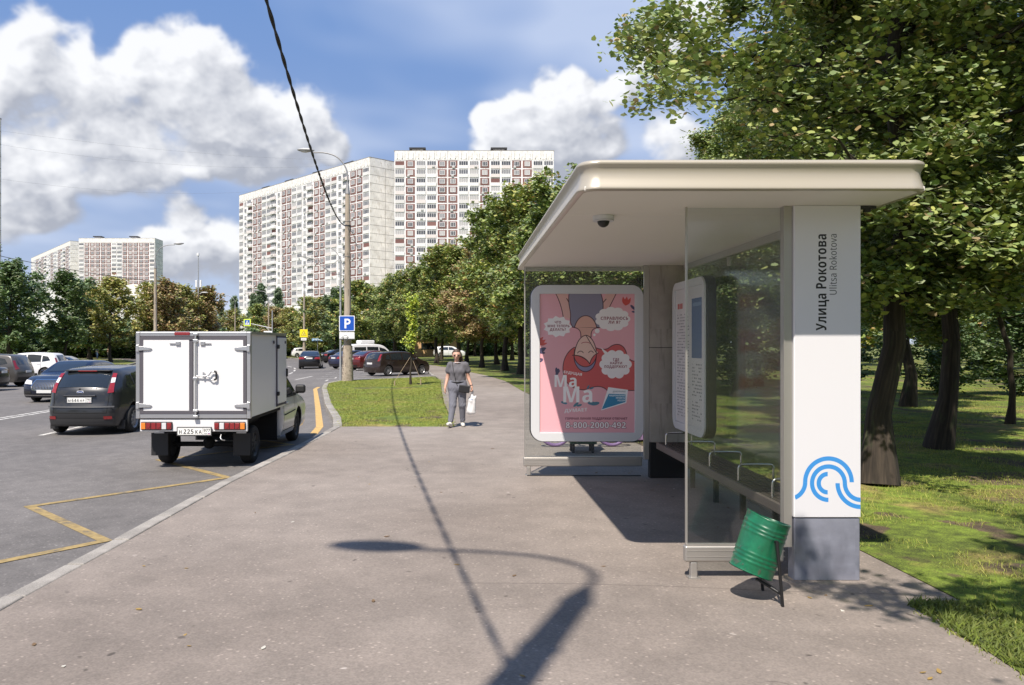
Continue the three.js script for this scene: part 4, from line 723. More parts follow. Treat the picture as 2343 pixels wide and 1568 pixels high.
{
  const s = { ...suvSpec(), L: 5.2, W: 1.95, belt: 1.2, axles: [-1.5, 1.55], low: 0.28, wheel: 0.34, arch: 0.4, roofW: 0.84, wheels: { spokes: 6, fat: 0.06 }, cat: 'van', top: [[-2.5, 0.32], [-2.58, 0.6], [-2.58, 1.1], [-2.5, 1.7], [-2.4, 1.86], [-1.8, 1.95], [-0.4, 1.97], [0.7, 1.9], [1.1, 1.75], [1.85, 1.15], [2.0, 1.08], [2.4, 0.95], [2.56, 0.7], [2.55, 0.45], [2.48, 0.3]] };
  s.parts = { side: [['rear_side_window', [[-2.2, 1.2], [-0.9, 1.2], [-0.9, 1.72], [-2.2, 1.7]]], ['middle_side_window', [[-0.8, 1.2], [0.4, 1.2], [0.4, 1.72], [-0.8, 1.74]]], ['front_door_window', [[0.5, 1.2], [1.55, 1.2], [1.1, 1.55], [0.5, 1.7]]]], seams: [line(0.45, 0.4, 0.45, 1.18)], handles: [[0.6, 1.05]], mirror: [1.45, 1.2], ends: [['rear_window', [[-0.7, 1.2], [0.7, 1.2], [0.66, 1.66], [-0.66, 1.66]], false, CM.glass], ['windscreen', [[-0.7, 1.2], [0.7, 1.2], [0.64, 1.7], [-0.64, 1.7]], true, CM.glass], ['tail_light', [[0.78, 0.8], [0.9, 0.8], [0.88, 1.3], [0.78, 1.3]], false, CM.red, 0.012, true]], plateR: 0.7 };
  const { o } = car('white_van', 'white passenger van with a roof box parked behind the saloons', [-8.2, roadY(-8), -70.5], R(40), s, carPaint([0.74, 0.74, 0.74], 0.3, 0), 'cars in the angled car park');
  part('roof_box', rbox(1.5, 0.32, 0.8, 0.1, -0.4, 2.16, 0, 3), mat([0.7, 0.7, 0.7], 0.4), o);
}
const farWhite = car('far_parked_car', 'small white car parked on the far side of the trees', [-29, roadY(-29) + 0.12, -121], R(20), hatchSpec(), carPaint([0.7, 0.7, 0.7], 0.3, 0), 'cars glimpsed behind the trunks');
for (const [x, z, t] of [[-24.5, -124, R(15)], [-1.5, -105, R(10)]]) copy(farWhite.o, [x, x < -20 ? roadY(x) + 0.12 : 0, z], t, 'small white car parked on the far side of the trees');
// ---------------------------------------------------------------- white box truck in the bus bay
{
  const truck = thing('box_truck', 'small white box truck with closed rear doors standing in the bus bay', 'truck', [-4.125, roadY(-4.1), -14.2], AWAY);
  // x forward, z to the right; the box's rear face is at x = -2.05
  const white = phys([0.76, 0.76, 0.77], 0.35, { clearcoat: 0.2, clearcoatRoughness: 0.2 }), alu = mat([0.5, 0.5, 0.51], 0.36, 0.75), zinc = mat([0.66, 0.66, 0.67], 0.3, 0.85), seal = mat([0.09, 0.085, 0.1], 0.75), cabPaint = carPaint([0.66, 0.655, 0.645], 0.34, 0.1);
  const X0 = -2.05, X1 = 0.42, Y0 = 0.8, Y1 = 2.13, Z = 0.875;
  const bx = part('cargo_box', box(X1 - X0 - 0.06, Y1 - Y0 - 0.02, 2 * Z - 0.02, (X0 + X1) / 2 + 0.02, (Y0 + Y1) / 2, 0), white, truck);
  part('roof_trim', [box(X1 - X0, 0.045, 0.03, (X0 + X1) / 2, Y1 - 0.01, Z), box(X1 - X0, 0.045, 0.03, (X0 + X1) / 2, Y1 - 0.01, -Z), box(X1 - X0 - 0.02, 0.012, 2 * Z, (X0 + X1) / 2, Y1 + 0.008, 0)], alu, bx);
  for (const s of [1, -1]) part('corner_post', rbox(0.07, Y1 - Y0 + 0.01, 0.065, 0.012, X0 + 0.01, (Y0 + Y1) / 2, s * (Z - 0.02), 2), alu, bx);
  part('door_header', rbox(0.06, 0.07, 2 * Z - 0.1, 0.01, X0 + 0.008, Y1 - 0.03, 0, 1), alu, bx);
  part('door_sill', rbox(0.06, 0.075, 2 * Z - 0.1, 0.01, X0 + 0.008, Y0 + 0.035, 0, 1), alu, bx);
  part('door_seal', [box(0.02, 0.05, 2 * Z - 0.14, X0 - 0.016, Y1 - 0.09, 0), box(0.02, 0.05, 2 * Z - 0.14, X0 - 0.016, Y0 + 0.095, 0), box(0.022, Y1 - Y0 - 0.14, 0.05, X0 - 0.016, (Y0 + Y1) / 2, Z - 0.08), box(0.022, Y1 - Y0 - 0.14, 0.05, X0 - 0.016, (Y0 + Y1) / 2, -Z + 0.08), box(0.022, Y1 - Y0 - 0.14, 0.05, X0 - 0.004, (Y0 + Y1) / 2, -0.035)], seal, bx);
  // two doors; the locking bar is on the right-hand one
  const dl = part('rear_door', rbox(0.03, Y1 - Y0 - 0.2, 0.715, 0.008, X0 - 0.008, (Y0 + Y1) / 2, -0.42, 1), white, truck), dr = part('rear_door', rbox(0.03, Y1 - Y0 - 0.2, 0.77, 0.008, X0 - 0.008, (Y0 + Y1) / 2, 0.39, 1), white, truck);
  const hinge = (d, s, y) => part('hinge', [extrude([[0, -0.035], [0.17, -0.022], [0.2, 0], [0.17, 0.022], [0, 0.035]], 0.02, 0.004).rotateY(s > 0 ? Math.PI / 2 : -Math.PI / 2).translate(s > 0 ? 0 : 0.02, 0, 0).translate(X0 - 0.042, y, s * (Z - 0.04)), rbox(0.04, 0.11, 0.05, 0.01, X0 - 0.03, y, s * (Z - 0.02), 1)], zinc, d);
  for (const y of [Y0 + 0.2, Y1 - 0.25]) { hinge(dl, -1, y); hinge(dr, 1, y); }
  for (const [d, z, s] of [[dl, -0.23, -1], [dr, 0.15, 1]]) part('vent_catch', [rbox(0.025, 0.06, 0.07, 0.006, X0 - 0.034, Y1 - 0.17, z, 1), box(0.014, 0.012, 0.1, X0 - 0.034, Y1 - 0.175, z + s * 0.08)], alu, d);
  const bar = part('locking_bar', cyl(0.017, 0.017, Y1 - Y0 - 0.03, X0 - 0.05, (Y0 + Y1) / 2, 0.045, 12), zinc, dr);
  for (const y of [Y0 + 0.03, Y0 + 0.12, Y1 - 0.13, Y1 - 0.03, 1.42]) part('bar_bracket', rbox(0.05, 0.045, 0.075, 0.01, X0 - 0.045, y, 0.045, 1), zinc, bar);
  part('lock_handle', [tube([[X0 - 0.055, 1.455, 0.06], [X0 - 0.06, 1.455, 0.2], [X0 - 0.06, 1.47, 0.25], [X0 - 0.06, 1.52, 0.29], [X0 - 0.06, 1.525, 0.33]], 0.01, 24, 6), tube([[X0 - 0.06, 1.455, 0.2], [X0 - 0.06, 1.44, 0.25], [X0 - 0.06, 1.40, 0.29], [X0 - 0.06, 1.4, 0.33]], 0.01, 24, 6), box(0.03, 0.09, 0.025, X0 - 0.05, 1.47, 0.17)], zinc, bar);
  part('handle_grip', tube([[X0 - 0.06, 1.525, 0.33], [X0 - 0.06, 1.52, 0.362], [X0 - 0.06, 1.46, 0.366], [X0 - 0.06, 1.41, 0.362], [X0 - 0.06, 1.4, 0.33]], 0.015, 20, 8), CM.trim, bar);
  part('marker_light', rbox(0.03, 0.05, 0.24, 0.01, X0 - 0.02, Y1 - 0.022, -0.17, 2), CM.red, bx);
  // right side: door near the front, hinges, label
  const sd = part('side_door', rbox(0.66, Y1 - Y0 - 0.16, 0.03, 0.008, X1 - 0.37, (Y0 + Y1) / 2 + 0.01, Z + 0.006, 1), white, truck);
  part('side_door_seal', [box(0.03, Y1 - Y0 - 0.08, 0.014, X1 - 0.72, (Y0 + Y1) / 2, Z + 0.002), box(0.7, 0.03, 0.014, X1 - 0.37, Y0 + 0.06, Z + 0.002), box(0.7, 0.05, 0.014, X1 - 0.37, Y1 - 0.045, Z + 0.002), box(0.03, Y1 - Y0 - 0.08, 0.014, X1 - 0.022, (Y0 + Y1) / 2, Z + 0.002)], seal, bx);
  for (const y of [Y0 + 0.27, Y1 - 0.23]) part('side_hinge', rbox(0.09, 0.07, 0.03, 0.008, X1 - 0.71, y, Z + 0.028, 1), CM.trim, sd);
  part('side_latch', rbox(0.05, 0.15, 0.04, 0.01, X1 - 0.06, 1.42, Z + 0.03, 1), CM.trim, sd);
  for (const x of [X1 - 0.95, X1 - 0.15]) part('side_badge', rbox(0.09, 0.05, 0.012, 0.004, x, Y1 - 0.15, Z + 0.004 + (x > X1 - 0.5 ? 0.018 : 0), 1), seal, bx);
  // tail: light bar, number plate, mud flaps
  const tail = part('tail_board', rbox(0.05, 0.19, 1.66, 0.012, X0 + 0.02, 0.69, 0, 2), white, truck);
  for (const s of [1, -1]) {
    const l = part('tail_light_unit', rbox(0.05, 0.125, 0.48, 0.012, X0 - 0.015, 0.685, s * 0.565, 2), CM.trim, truck);
    [CM.orange, CM.red, CM.red, CM.red, CM.clear, CM.red].forEach((m, k) => { const z = s * (0.765 - k * 0.08), w = 0.07; part('light_cell', m === CM.red && k % 2 ? [rbox(0.014, 0.1, w, 0.005, X0 - 0.042, 0.685, z, 1), cylX(0.027, 0.02, X0 - 0.046, 0.685, z)] : rbox(0.014, 0.1, w, 0.005, X0 - 0.042, 0.685, z, 1), m, l); });
  }
  const np = part('number_plate', rbox(0.02, 0.14, 0.54, 0.006, X0 - 0.03, 0.6, 0.02, 1), CM.trim, truck);
  part('plate_print', new THREE.PlaneGeometry(0.52, 0.118).rotateY(-Math.PI / 2).translate(X0 - 0.042, 0.603, 0.02), phys(0xffffff, 0.45, { map: plateTexture('Н225КА', '977') }), np);
  part('chassis_rail', [box(2.9, 0.12, 0.08, -0.5, 0.62, 0.4), box(2.9, 0.12, 0.08, -0.5, 0.62, -0.4), box(0.08, 0.1, 0.9, X0 + 0.15, 0.6, 0)], CM.under, truck);
  part('floor_pan', box(2.45, 0.05, 1.6, -0.8, 0.76, 0), CM.under, truck);
  part('rear_axle', [cylX(0.04, 1.3, 0, 0, 0).rotateY(Math.PI / 2).translate(-1.3, 0.31, 0), new THREE.SphereGeometry(0.1, 14, 10).translate(-1.3, 0.33, 0)], CM.under, truck);
  part('spare_wheel', new THREE.TorusGeometry(0.2, 0.08, 10, 24).rotateX(Math.PI / 2).translate(-0.7, 0.45, 0), CM.tyre, truck);
  part('tow_hook', tube([[X0 + 0.02, 0.55, 0.42], [X0 - 0.02, 0.5, 0.42], [X0 - 0.03, 0.47, 0.45], [X0, 0.46, 0.48]], 0.01, 12, 6), alu, truck);
  for (const s of [1, -1]) { part('mud_flap', rbox(0.018, 0.36, 0.27, 0.006, -1.72, 0.36, s * 0.65, 1), CM.rubber ?? CM.trim, truck); part('flap_bracket', box(0.03, 0.02, 0.15, -1.735, 0.545, s * 0.65), alu, truck); }
  for (const s of [1, -1]) { wheel(truck, -1.3, s * 0.66, 0.31, { w: 0.2, spokes: 8, fat: 0.05, metal: mat([0.06, 0.06, 0.062], 0.6, 0.3) }); wheel(truck, 1.68, s * 0.72, 0.31, { w: 0.19, spokes: 8, fat: 0.05, metal: mat([0.06, 0.06, 0.062], 0.6, 0.3) }); }
  // cab
  const s = { L: 3.6, W: 1.72, belt: 0.93, low: 0.24, wheel: 0.31, arch: 0.37, axles: [1.68], roofW: 0.74, bulgeR: 0, bulgeF: 0.28, crown: 0.03, top: [[0.3, 0.26], [0.28, 0.6], [0.28, 1.1], [0.36, 1.4], [0.55, 1.5], [0.9, 1.51], [1.1, 1.45], [1.62, 1.02], [1.75, 0.97], [2.2, 0.88], [2.42, 0.74], [2.47, 0.55], [2.45, 0.35], [2.4, 0.26]] };
  const b = coach(s);
  const cab = part('cab', b.body, cabPaint, truck);
  part('cab_back', rbox(0.03, 0.95, 1.5, 0.01, 0.255, 0.66, 0, 1), CM.under, truck);
  part('cab_underside', b.under, CM.under, truck);
  for (const q of [1, -1]) {
    part('door_window', b.side([[0.5, 0.96], [1.5, 0.95], [1.02, 1.38], [0.5, 1.42]], 0.005, 0.09, [q]), CM.glass, truck);
    part('window_frame', [b.side(line(1.52, 0.95, 1.02, 1.41, 0.05), 0.007, 0.12, [q]), b.side(line(0.46, 0.95, 1.52, 0.945, 0.03), 0.007, 0.12, [q])], CM.trim, truck);
    part('door_handle', rbox(0.17, 0.035, 0.035, 0.014, 0.68, 0.84, q * (b.half(0.68, 0.84) + 0.012), 2), cabPaint, truck);
    part('mirror', [rbox(0.11, 0.17, 0.2, 0.05, 1.42, 1.06, q * (b.half(1.4, 1) + 0.13), 3), rbox(0.05, 0.05, 0.1, 0.014, 1.42, 0.99, q * (b.half(1.4, 1) + 0.04), 1)], CM.trim, truck);
    part('sill', b.side([[0.36, 0.26], [1.3, 0.26], [1.3, 0.33], [0.36, 0.33]], 0.012, 0.12, [q]), cabPaint, truck);
  }
  part('door_gap', [b.side(line(1.28, 0.34, 1.33, 0.93), 0.003), b.side(line(0.4, 0.34, 1.28, 0.34), 0.003), b.side(line(0.4, 0.34, 0.4, 0.93), 0.003), b.side(line(1.33, 0.66, 0.4, 0.63, 0.02), 0.006)], CM.seam, cab);
  part('windscreen', b.end([[-0.6, 1.04], [0.6, 1.04], [0.52, 1.42], [-0.52, 1.42]], true, 0.006), CM.glass, truck);
  for (const q of [1, -1]) part('headlight', b.end([[q * 0.46, 0.62], [q * 0.76, 0.64], [q * 0.78, 0.76], [q * 0.5, 0.74]], true, 0.01), CM.clear, truck);
}
// ---------------------------------------------------------------- trees
const barkTex = painted(512, (u, v, x, y) => { const a = fbm2(u * 1, v * 0.22, 26, 5, 120), b = fbm2(u, v, 10, 4, 126), m = smooth(0.6, 0.75, fbm2(u, v, 7, 4, 129)), k = 0.45 + 0.75 * a + 0.25 * (b - 0.5); return [lerp(72, 78, m) * k, lerp(63, 80, m) * k, lerp(54, 58, m) * k]; });
const bark = mat(0xffffff, 0.95, 0, { map: texture(barkTex, [2, 0.5]), bumpMap: texture(barkTex, [2, 0.5], false), bumpScale: 0.03 });
const leafMat = phys([1, 1, 1], 0.62, { vertexColors: true, side: THREE.DoubleSide, transmission: 0.42, thickness: 0 });
// leaf tints, linear: [r, g, b] and how often
const TINT = {
  linden: [[0.15, 0.205, 0.04, 6], [0.11, 0.17, 0.038, 5], [0.22, 0.26, 0.055, 4], [0.3, 0.31, 0.075, 1.4], [0.24, 0.17, 0.07, 0.7], [0.2, 0.24, 0.11, 1.6]],
  olive: [[0.164, 0.219, 0.044, 5], [0.219, 0.263, 0.056, 5], [0.329, 0.329, 0.070, 3], [0.372, 0.219, 0.088, 1.2], [0.110, 0.164, 0.040, 3]],
  rusty: [[0.276, 0.180, 0.084, 4], [0.240, 0.192, 0.066, 4], [0.204, 0.222, 0.054, 4], [0.348, 0.240, 0.108, 1.5]],
  green: [[0.084, 0.146, 0.044, 5], [0.115, 0.180, 0.054, 4], [0.190, 0.223, 0.089, 2], [0.062, 0.103, 0.032, 4]],
  silver: [[0.158, 0.219, 0.123, 4], [0.105, 0.166, 0.079, 4], [0.228, 0.280, 0.175, 2]],
  autumn: [[0.250, 0.250, 0.062, 5], [0.188, 0.225, 0.053, 5], [0.338, 0.300, 0.081, 2.5], [0.312, 0.225, 0.088, 1.2]],
  young: [[0.350, 0.438, 0.052, 5], [0.455, 0.473, 0.061, 4], [0.245, 0.333, 0.052, 2]],
};
// one tree at the origin: o = { h, r0, crown: [low, wide], leaf, nodes, per, tint, seed, lean, up }
function growTree(o) {
  const r = rng(o.seed), { h, low, wide, leaf, per, tint } = o, wood = [], spots = [];
  const env = (t) => (o.env ? o.env(t) : Math.pow(Math.sin(Math.PI * clamp(0.08 + 0.9 * Math.pow(t, 0.8))), 0.7));   // crown radius over its height
  const trunk = [], tr = [], n = 12;
  let x = 0, z = 0;
  for (let i = 0; i <= n; i++) { const t = i / n; trunk.push(V(x, t * h * 0.93, z)); tr.push(o.r0 * (1 + 0.75 * Math.exp(-t * 26)) * Math.pow(1 - t, 0.75) + 0.012); x += (r() - 0.5) * h * 0.03 + (o.lean ?? 0) * h / n; z += (r() - 0.5) * h * 0.03; }
  wood.push(taper(trunk, tr, 10));
  const limb = (p, dir, len, rad, depth) => {
    const pts = [p.clone()], rr = [rad], m = 6, d = dir.clone();
    let q = p.clone();
    for (let i = 1; i <= m; i++) { d.x += (r() - 0.5) * 0.34; d.z += (r() - 0.5) * 0.34; d.y += (r() - 0.5) * 0.26 + (o.up ?? 0.04); d.normalize(); q = q.clone().addScaledVector(d, len / m); pts.push(q); rr.push(rad * Math.pow(1 - i / (m + 0.6), 0.8) + 0.003); }
    wood.push(taper(pts, rr, depth ? 4 : 6));
    const kids = depth === 0 ? Math.round(o.kids ?? 6) : depth === 1 && o.twigs ? o.twigs : 0;
    for (let k = 0; k < kids; k++) { const i = 1 + Math.floor(r() * m), f = pts[i].clone().sub(pts[i - 1]).normalize(), s = V(r() - 0.5, (r() - 0.5) * 0.8 + 0.1, r() - 0.5).normalize(); limb(pts[i], f.multiplyScalar(0.55).add(s).normalize(), len * (0.3 + 0.3 * r()) * (depth ? 0.8 : 1), rr[i] * 0.6 + 0.002, depth + 1); }
    for (let i = depth ? 1 : 2; i <= m; i++) { const c = depth ? 1 : 0.6; if (r() < c) spots.push([pts[i], len]); }
  };
  const big = o.limbs ?? 26;
  for (let k = 0; k < big; k++) {
    const t = (k + 0.3 + 0.7 * r()) / big, y = low + (h * 0.94 - low) * t, i = clamp(Math.floor((y / (h * 0.93)) * n), 0, n - 1), p = trunk[i].clone().lerp(trunk[i + 1], clamp((y / (h * 0.93)) * n - i)), a = k * 2.4 + r() * 0.9, e = lerp(o.droop ?? 0.0, 1.0, Math.pow(t, 1.3)) + (r() - 0.5) * 0.3;
    limb(p, V(Math.cos(a) * Math.cos(e), Math.sin(e), Math.sin(a) * Math.cos(e)), Math.max(0.5, wide * env(t) * (0.75 + 0.4 * r())), tr[i] * 0.42 + 0.008, 0);
  }
  // leaves, in clumps round the twigs
  const total = tint.reduce((s, q) => s + q[3], 0), pos = [], nor = [], col = [], idx = [], R3 = () => r() + r() + r() - 1.5;
  for (const [p, len] of spots) {
    const spread = (o.spread ?? 0.42) * (0.6 + 0.7 * r()), clump = 1.12 + 0.65 * r(), fav = r();
    for (let k = 0, m = Math.round(per * (0.5 + r())); k < m; k++) {
      const cx = p.x + R3() * spread, cy = p.y + R3() * spread * 0.62, cz = p.z + R3() * spread, s = leaf * (0.6 + 0.75 * r());
      if (cy < (o.floor ?? low - 0.9)) continue;
      const nx = (r() - 0.5) * 1.5, ny = 0.45 + 0.8 * r(), nz = (r() - 0.5) * 1.5 + 0.1, l = Math.hypot(nx, ny, nz), N = V(nx / l, ny / l, nz / l), a = r() * 6.283;
      const T = V(Math.cos(a), 0, Math.sin(a)); T.addScaledVector(N, -T.dot(N)).normalize();
      const B = N.clone().cross(T), w = s * 0.42, b = pos.length / 3, dip = s * 0.16 * (r() - 0.3);
      for (const [u, v, f] of o.round ? [[-0.48, 0, 0], [-0.3, -0.85, dip], [0.14, -0.98, dip], [0.66, 0, 0], [0.14, 0.98, dip], [-0.3, 0.85, dip]] : [[-0.5, 0, 0], [0.0, -0.95, dip], [0.62, 0, 0], [0.0, 0.95, dip]]) { pos.push(cx + T.x * u * s + B.x * v * w - N.x * f, cy + T.y * u * s + B.y * v * w - N.y * f, cz + T.z * u * s + B.z * v * w - N.z * f); nor.push(N.x, N.y, N.z); }
      let pick = (0.55 * fav + 0.45 * r()) * total, c = tint[0];
      pick = (pick * 1.7) % total;
      for (const q of tint) { if ((pick -= q[3]) < 0) { c = q; break; } }
      const g = clump * (0.8 + 0.4 * r());
      for (let j = 0; j < (o.round ? 6 : 4); j++) col.push(c[0] * g, c[1] * g, c[2] * g);
      idx.push(b, b + 1, b + 2, b, b + 2, b + 3);
      if (o.round) idx.push(b, b + 3, b + 4, b, b + 4, b + 5);
    }
  }
  const g = new THREE.BufferGeometry();
  g.setAttribute('position', new THREE.Float32BufferAttribute(pos, 3)); g.setAttribute('normal', new THREE.Float32BufferAttribute(nor, 3)); g.setAttribute('color', new THREE.Float32BufferAttribute(col, 3)); g.setIndex(idx);
  return { trunk: wood[0], limbs: join(wood.slice(1)), crown: g, leaves: pos.length / (o.round ? 18 : 12) };
}
let leafCount = 0;
function plantTree(name, label, group, made, at, turn, scale = 1) {
  const t = thing(name, label, 'tree', at, turn, group);
  t.scale.setScalar(scale);
  part('trunk', made.trunk, bark, t); part('limbs', made.limbs, bark, t).userData.kind = 'stuff';
  const c = part('crown', made.crown, leafMat, t); c.userData.kind = 'stuff';
  leafCount += made.leaves;
  return t;
}
const groundAt = (x, z) => (x < -31 ? roadY(-31) + 0.1 : x < -9 ? roadY(x) + 0.1 : 0);
// tall lindens beside and behind the shelter
const near = [0, 1].map((k) => growTree({ h: 11.5, r0: 0.135, low: 2.3, wide: 2.45, round: true, leaf: 0.076, per: 24, tint: TINT.linden, seed: 501 + k * 17, limbs: 34, kids: 8, twigs: 3, spread: 0.34, droop: -0.3, floor: 1.75 }));
for (const [k, x, z, t, s, l] of [[0, 5.35, -10.05, 0.4, 1, 'mature linden with a dark mottled trunk standing nearest the shelter pillar'], [1, 8.2, -13.5, 2.1, 1, 'mature linden with a straight flared trunk on the shaded lawn'], [0, 12.8, -22.5, 4.0, 1.02, 'mature linden deep in the shaded lawn beyond the flared trunk'], [1, 9.6, -6.8, 5.0, 1.0, 'mature linden spreading over the sunny strip of lawn'], [1, 8.3, -18.5, 3.3, 0.98, 'mature linden behind the shelter glass'], [0, 9.3, -26.5, 5.4, 0.95, 'mature linden past the end of the shelter'], [1, 12.5, -33, 0.9, 1.0, 'mature linden far across the shaded lawn'], [0, 16, -14, 2.6, 1.0, 'mature linden at the back of the sunny lawn'], [1, 14, -1.5, 2.2, 1.0, 'mature linden closing the lawn']]) plantTree('linden_tree', l, 'lindens on the lawn by the shelter', near[k], [x, 0, z], t, s);
plantTree('linden_tree', 'thinly leaved linden overhanging the pavement behind the lamp post', 'lindens on the lawn by the shelter', growTree({ h: 8.4, r0: 0.1, low: 2.9, wide: 2.3, round: true, leaf: 0.085, per: 9, tint: TINT.linden, seed: 577, limbs: 15, kids: 6, twigs: 2, spread: 0.26, droop: -0.1, floor: 2.4 }), [3.6, 0, -1.25], 1.2);
{
  const thin = growTree({ h: 5.2, r0: 0.06, low: 2.2, wide: 1.3, leaf: 0.11, per: 12, tint: TINT.green, seed: 640, limbs: 12, kids: 4, spread: 0.3, lean: -0.16 });
  plantTree('young_tree', 'slender leaning tree with a thin dark trunk on the shaded lawn', null, thin, [12.3, 0, -17.6], 0.2);
}
// the row along the footpath
const mid = [TINT.olive, TINT.linden, TINT.rusty].map((tint, k) => growTree({ h: 10, r0: 0.17, low: 2.6, wide: 3.1, leaf: 0.2, per: 13, tint, seed: 700 + k * 13, limbs: 28, kids: 7, twigs: 2, spread: 0.42, droop: -0.15, floor: 2.0 }));
const row = [[4.9, -33.5, 1, 0.84], [4.4, -40, 0, 0.97], [3.6, -46.5, 1, 1.03], [2.95, -52.5, 0, 0.98], [1.6, -59.5, 2, 0.86], [-0.2, -66, 0, 0.98], [-2.2, -72, 1, 0.92], [-4.8, -80, 0, 0.92], [-7.5, -88, 1, 0.9], [7.6, -50, 0, 1.05], [6.2, -60, 1, 1.0], [3.2, -69, 0, 0.95], [0.6, -78, 2, 0.9], [-2.2, -88, 0, 0.95], [9.5, -41, 0, 1.0], [10.5, -68, 1, 1.05], [5.5, -84, 0, 1.0]];
row.forEach(([x, z, k, s], i) => plantTree('path_tree', ['olive green tree in the dense row along the footpath', 'yellowing green tree in the dense row along the footpath', 'rust brown tree in the dense row along the footpath'][k], 'trees in the row along the footpath', mid[k], [x, groundAt(x, z), z], i * 1.7, s));
// farther off
const far = [TINT.olive, TINT.autumn, TINT.green, TINT.rusty, TINT.silver].map((tint, k) => growTree({ h: 10, r0: 0.16, low: 2.0, wide: 3.4, leaf: 0.33, per: 9, tint, seed: 800 + k * 7, limbs: 24, kids: 6, spread: 0.55, droop: -0.1, floor: 1.5 }));
const FAR = [[-12.6, -97, 0, 0.95], [-16.5, -103, 2, 0.9], [-19.8, -112, 1, 0.85], [-23.5, -120, 0, 0.9], [-28, -130, 1, 0.8], [-33, -141, 3, 0.85], [-39, -150, 0, 0.95], [-46, -160, 1, 0.9], [-54, -171, 2, 0.9], [-8.5, -104, 2, 0.95], [-13, -118, 0, 1.0], [-3.5, -108, 0, 1.0], [2, -112, 1, 1.0], [9, -108, 0, 1.05], [16, -100, 2, 1.0], [-20, -138, 2, 1.0], [-30, -158, 0, 1.0], [-42, -178, 2, 1.05]];
const kindWord = ['olive green', 'brown tinged', 'dark green', 'rust brown', 'silvery green'];
FAR.forEach(([x, z, k, s], i) => plantTree('far_tree', `${kindWord[k]} tree beyond the car park in front of the tall flats`, 'trees beyond the car park', far[k], [x, groundAt(x, z), z], i * 2.3, s));
const LEFT = [[-52, -84, 2, 1.02], [-47, -82, 2, 1.05], [-44.5, -88, 2, 1.0], [-57.5, -88, 2, 1.1], [-41.8, -94, 1, 1.0], [-39.5, -101, 1, 0.98], [-38.6, -108, 1, 1.0], [-37.2, -100, 3, 1.0], [-36.6, -112, 3, 1.0], [-39.6, -118, 1, 0.95], [-47, -100, 2, 1.0], [-60, -105, 2, 1.15], [-53, -112, 0, 1.0], [-44, -125, 0, 1.0], [-50, -128, 3, 1.0]];
LEFT.forEach(([x, z, k, s], i) => plantTree('roadside_tree', `${kindWord[k]} tree on the grass verge across the road`, 'trees on the verge across the road', far[k], [x, groundAt(x, z), z], i * 1.9, s));
{
  const tall = growTree({ h: 16, r0: 0.2, low: 3, wide: 2.2, leaf: 0.34, per: 9, tint: TINT.silver, seed: 900, limbs: 30, kids: 6, spread: 0.5, up: 0.14, droop: 0.5 });
  plantTree('poplar_tree', 'tall silvery poplar rising behind the verge trees', 'poplars', tall, [-62, -0.4, -103], 0, 1.05);
  for (const [x, z, s] of [[-44, -190, 1.0], [-47.5, -188, 1.05], [-53, -200, 0.95], [-56, -196, 0.9], [-62, -205, 0.85], [-68, -210, 0.8], [-40, -205, 0.75]]) plantTree('poplar_tree', 'tall silvery poplar at the foot of the tall flats', 'poplars at the foot of the flats', tall, [x, -0.4, z], x, s);
}
// a far-off wood closes the view
{
  const r = rng(990), m = far[0], pos = new THREE.Object3D(), spots = [];
  for (let k = 0; k < 150; k++) { const a = -62 + 84 * r(), d = 215 + 130 * r(); if (a > -22 && a < 6 && d > 228) continue; spots.push([Math.sin(R(a)) * d, -Math.cos(R(a)) * d, 0.7 + 0.45 * r(), r() * 6.3]); }
  for (let k = 0; k < 60; k++) { const x = 18 + 60 * r(), z = -25 - 75 * r(); spots.push([x, z, 0.85 + 0.35 * r(), r() * 6.3]); }
  for (let k = 0; k < 40; k++) { const a = 100 + 160 * r(), d = 40 + 60 * r(); spots.push([Math.sin(R(a)) * d + (Math.sin(R(a)) > 0 ? 8 : -30), -Math.cos(R(a)) * d, 0.9 + 0.3 * r(), r() * 6.3]); }
  for (const [g, mm, nm] of [[far[0].crown, leafMat, 'far_wood'], [far[2].crown, leafMat, 'far_wood']]) {
    const list = spots.filter((_, i) => (i % 2 === 0) === (g === far[0].crown)), im = new THREE.InstancedMesh(g, mm, list.length);
    list.forEach(([x, z, s, t], i) => { pos.position.set(x, x < -31 ? -0.5 : -0.1, z); pos.rotation.y = t; pos.scale.setScalar(s); pos.updateMatrix(); im.setMatrixAt(i, pos.matrix); });
    im.name = numbered(nm); im.castShadow = im.receiveShadow = true; im.userData = { kind: 'stuff', label: 'far-off wood that closes the view between the buildings', category: 'wood' }; scene.add(im);
  }
}
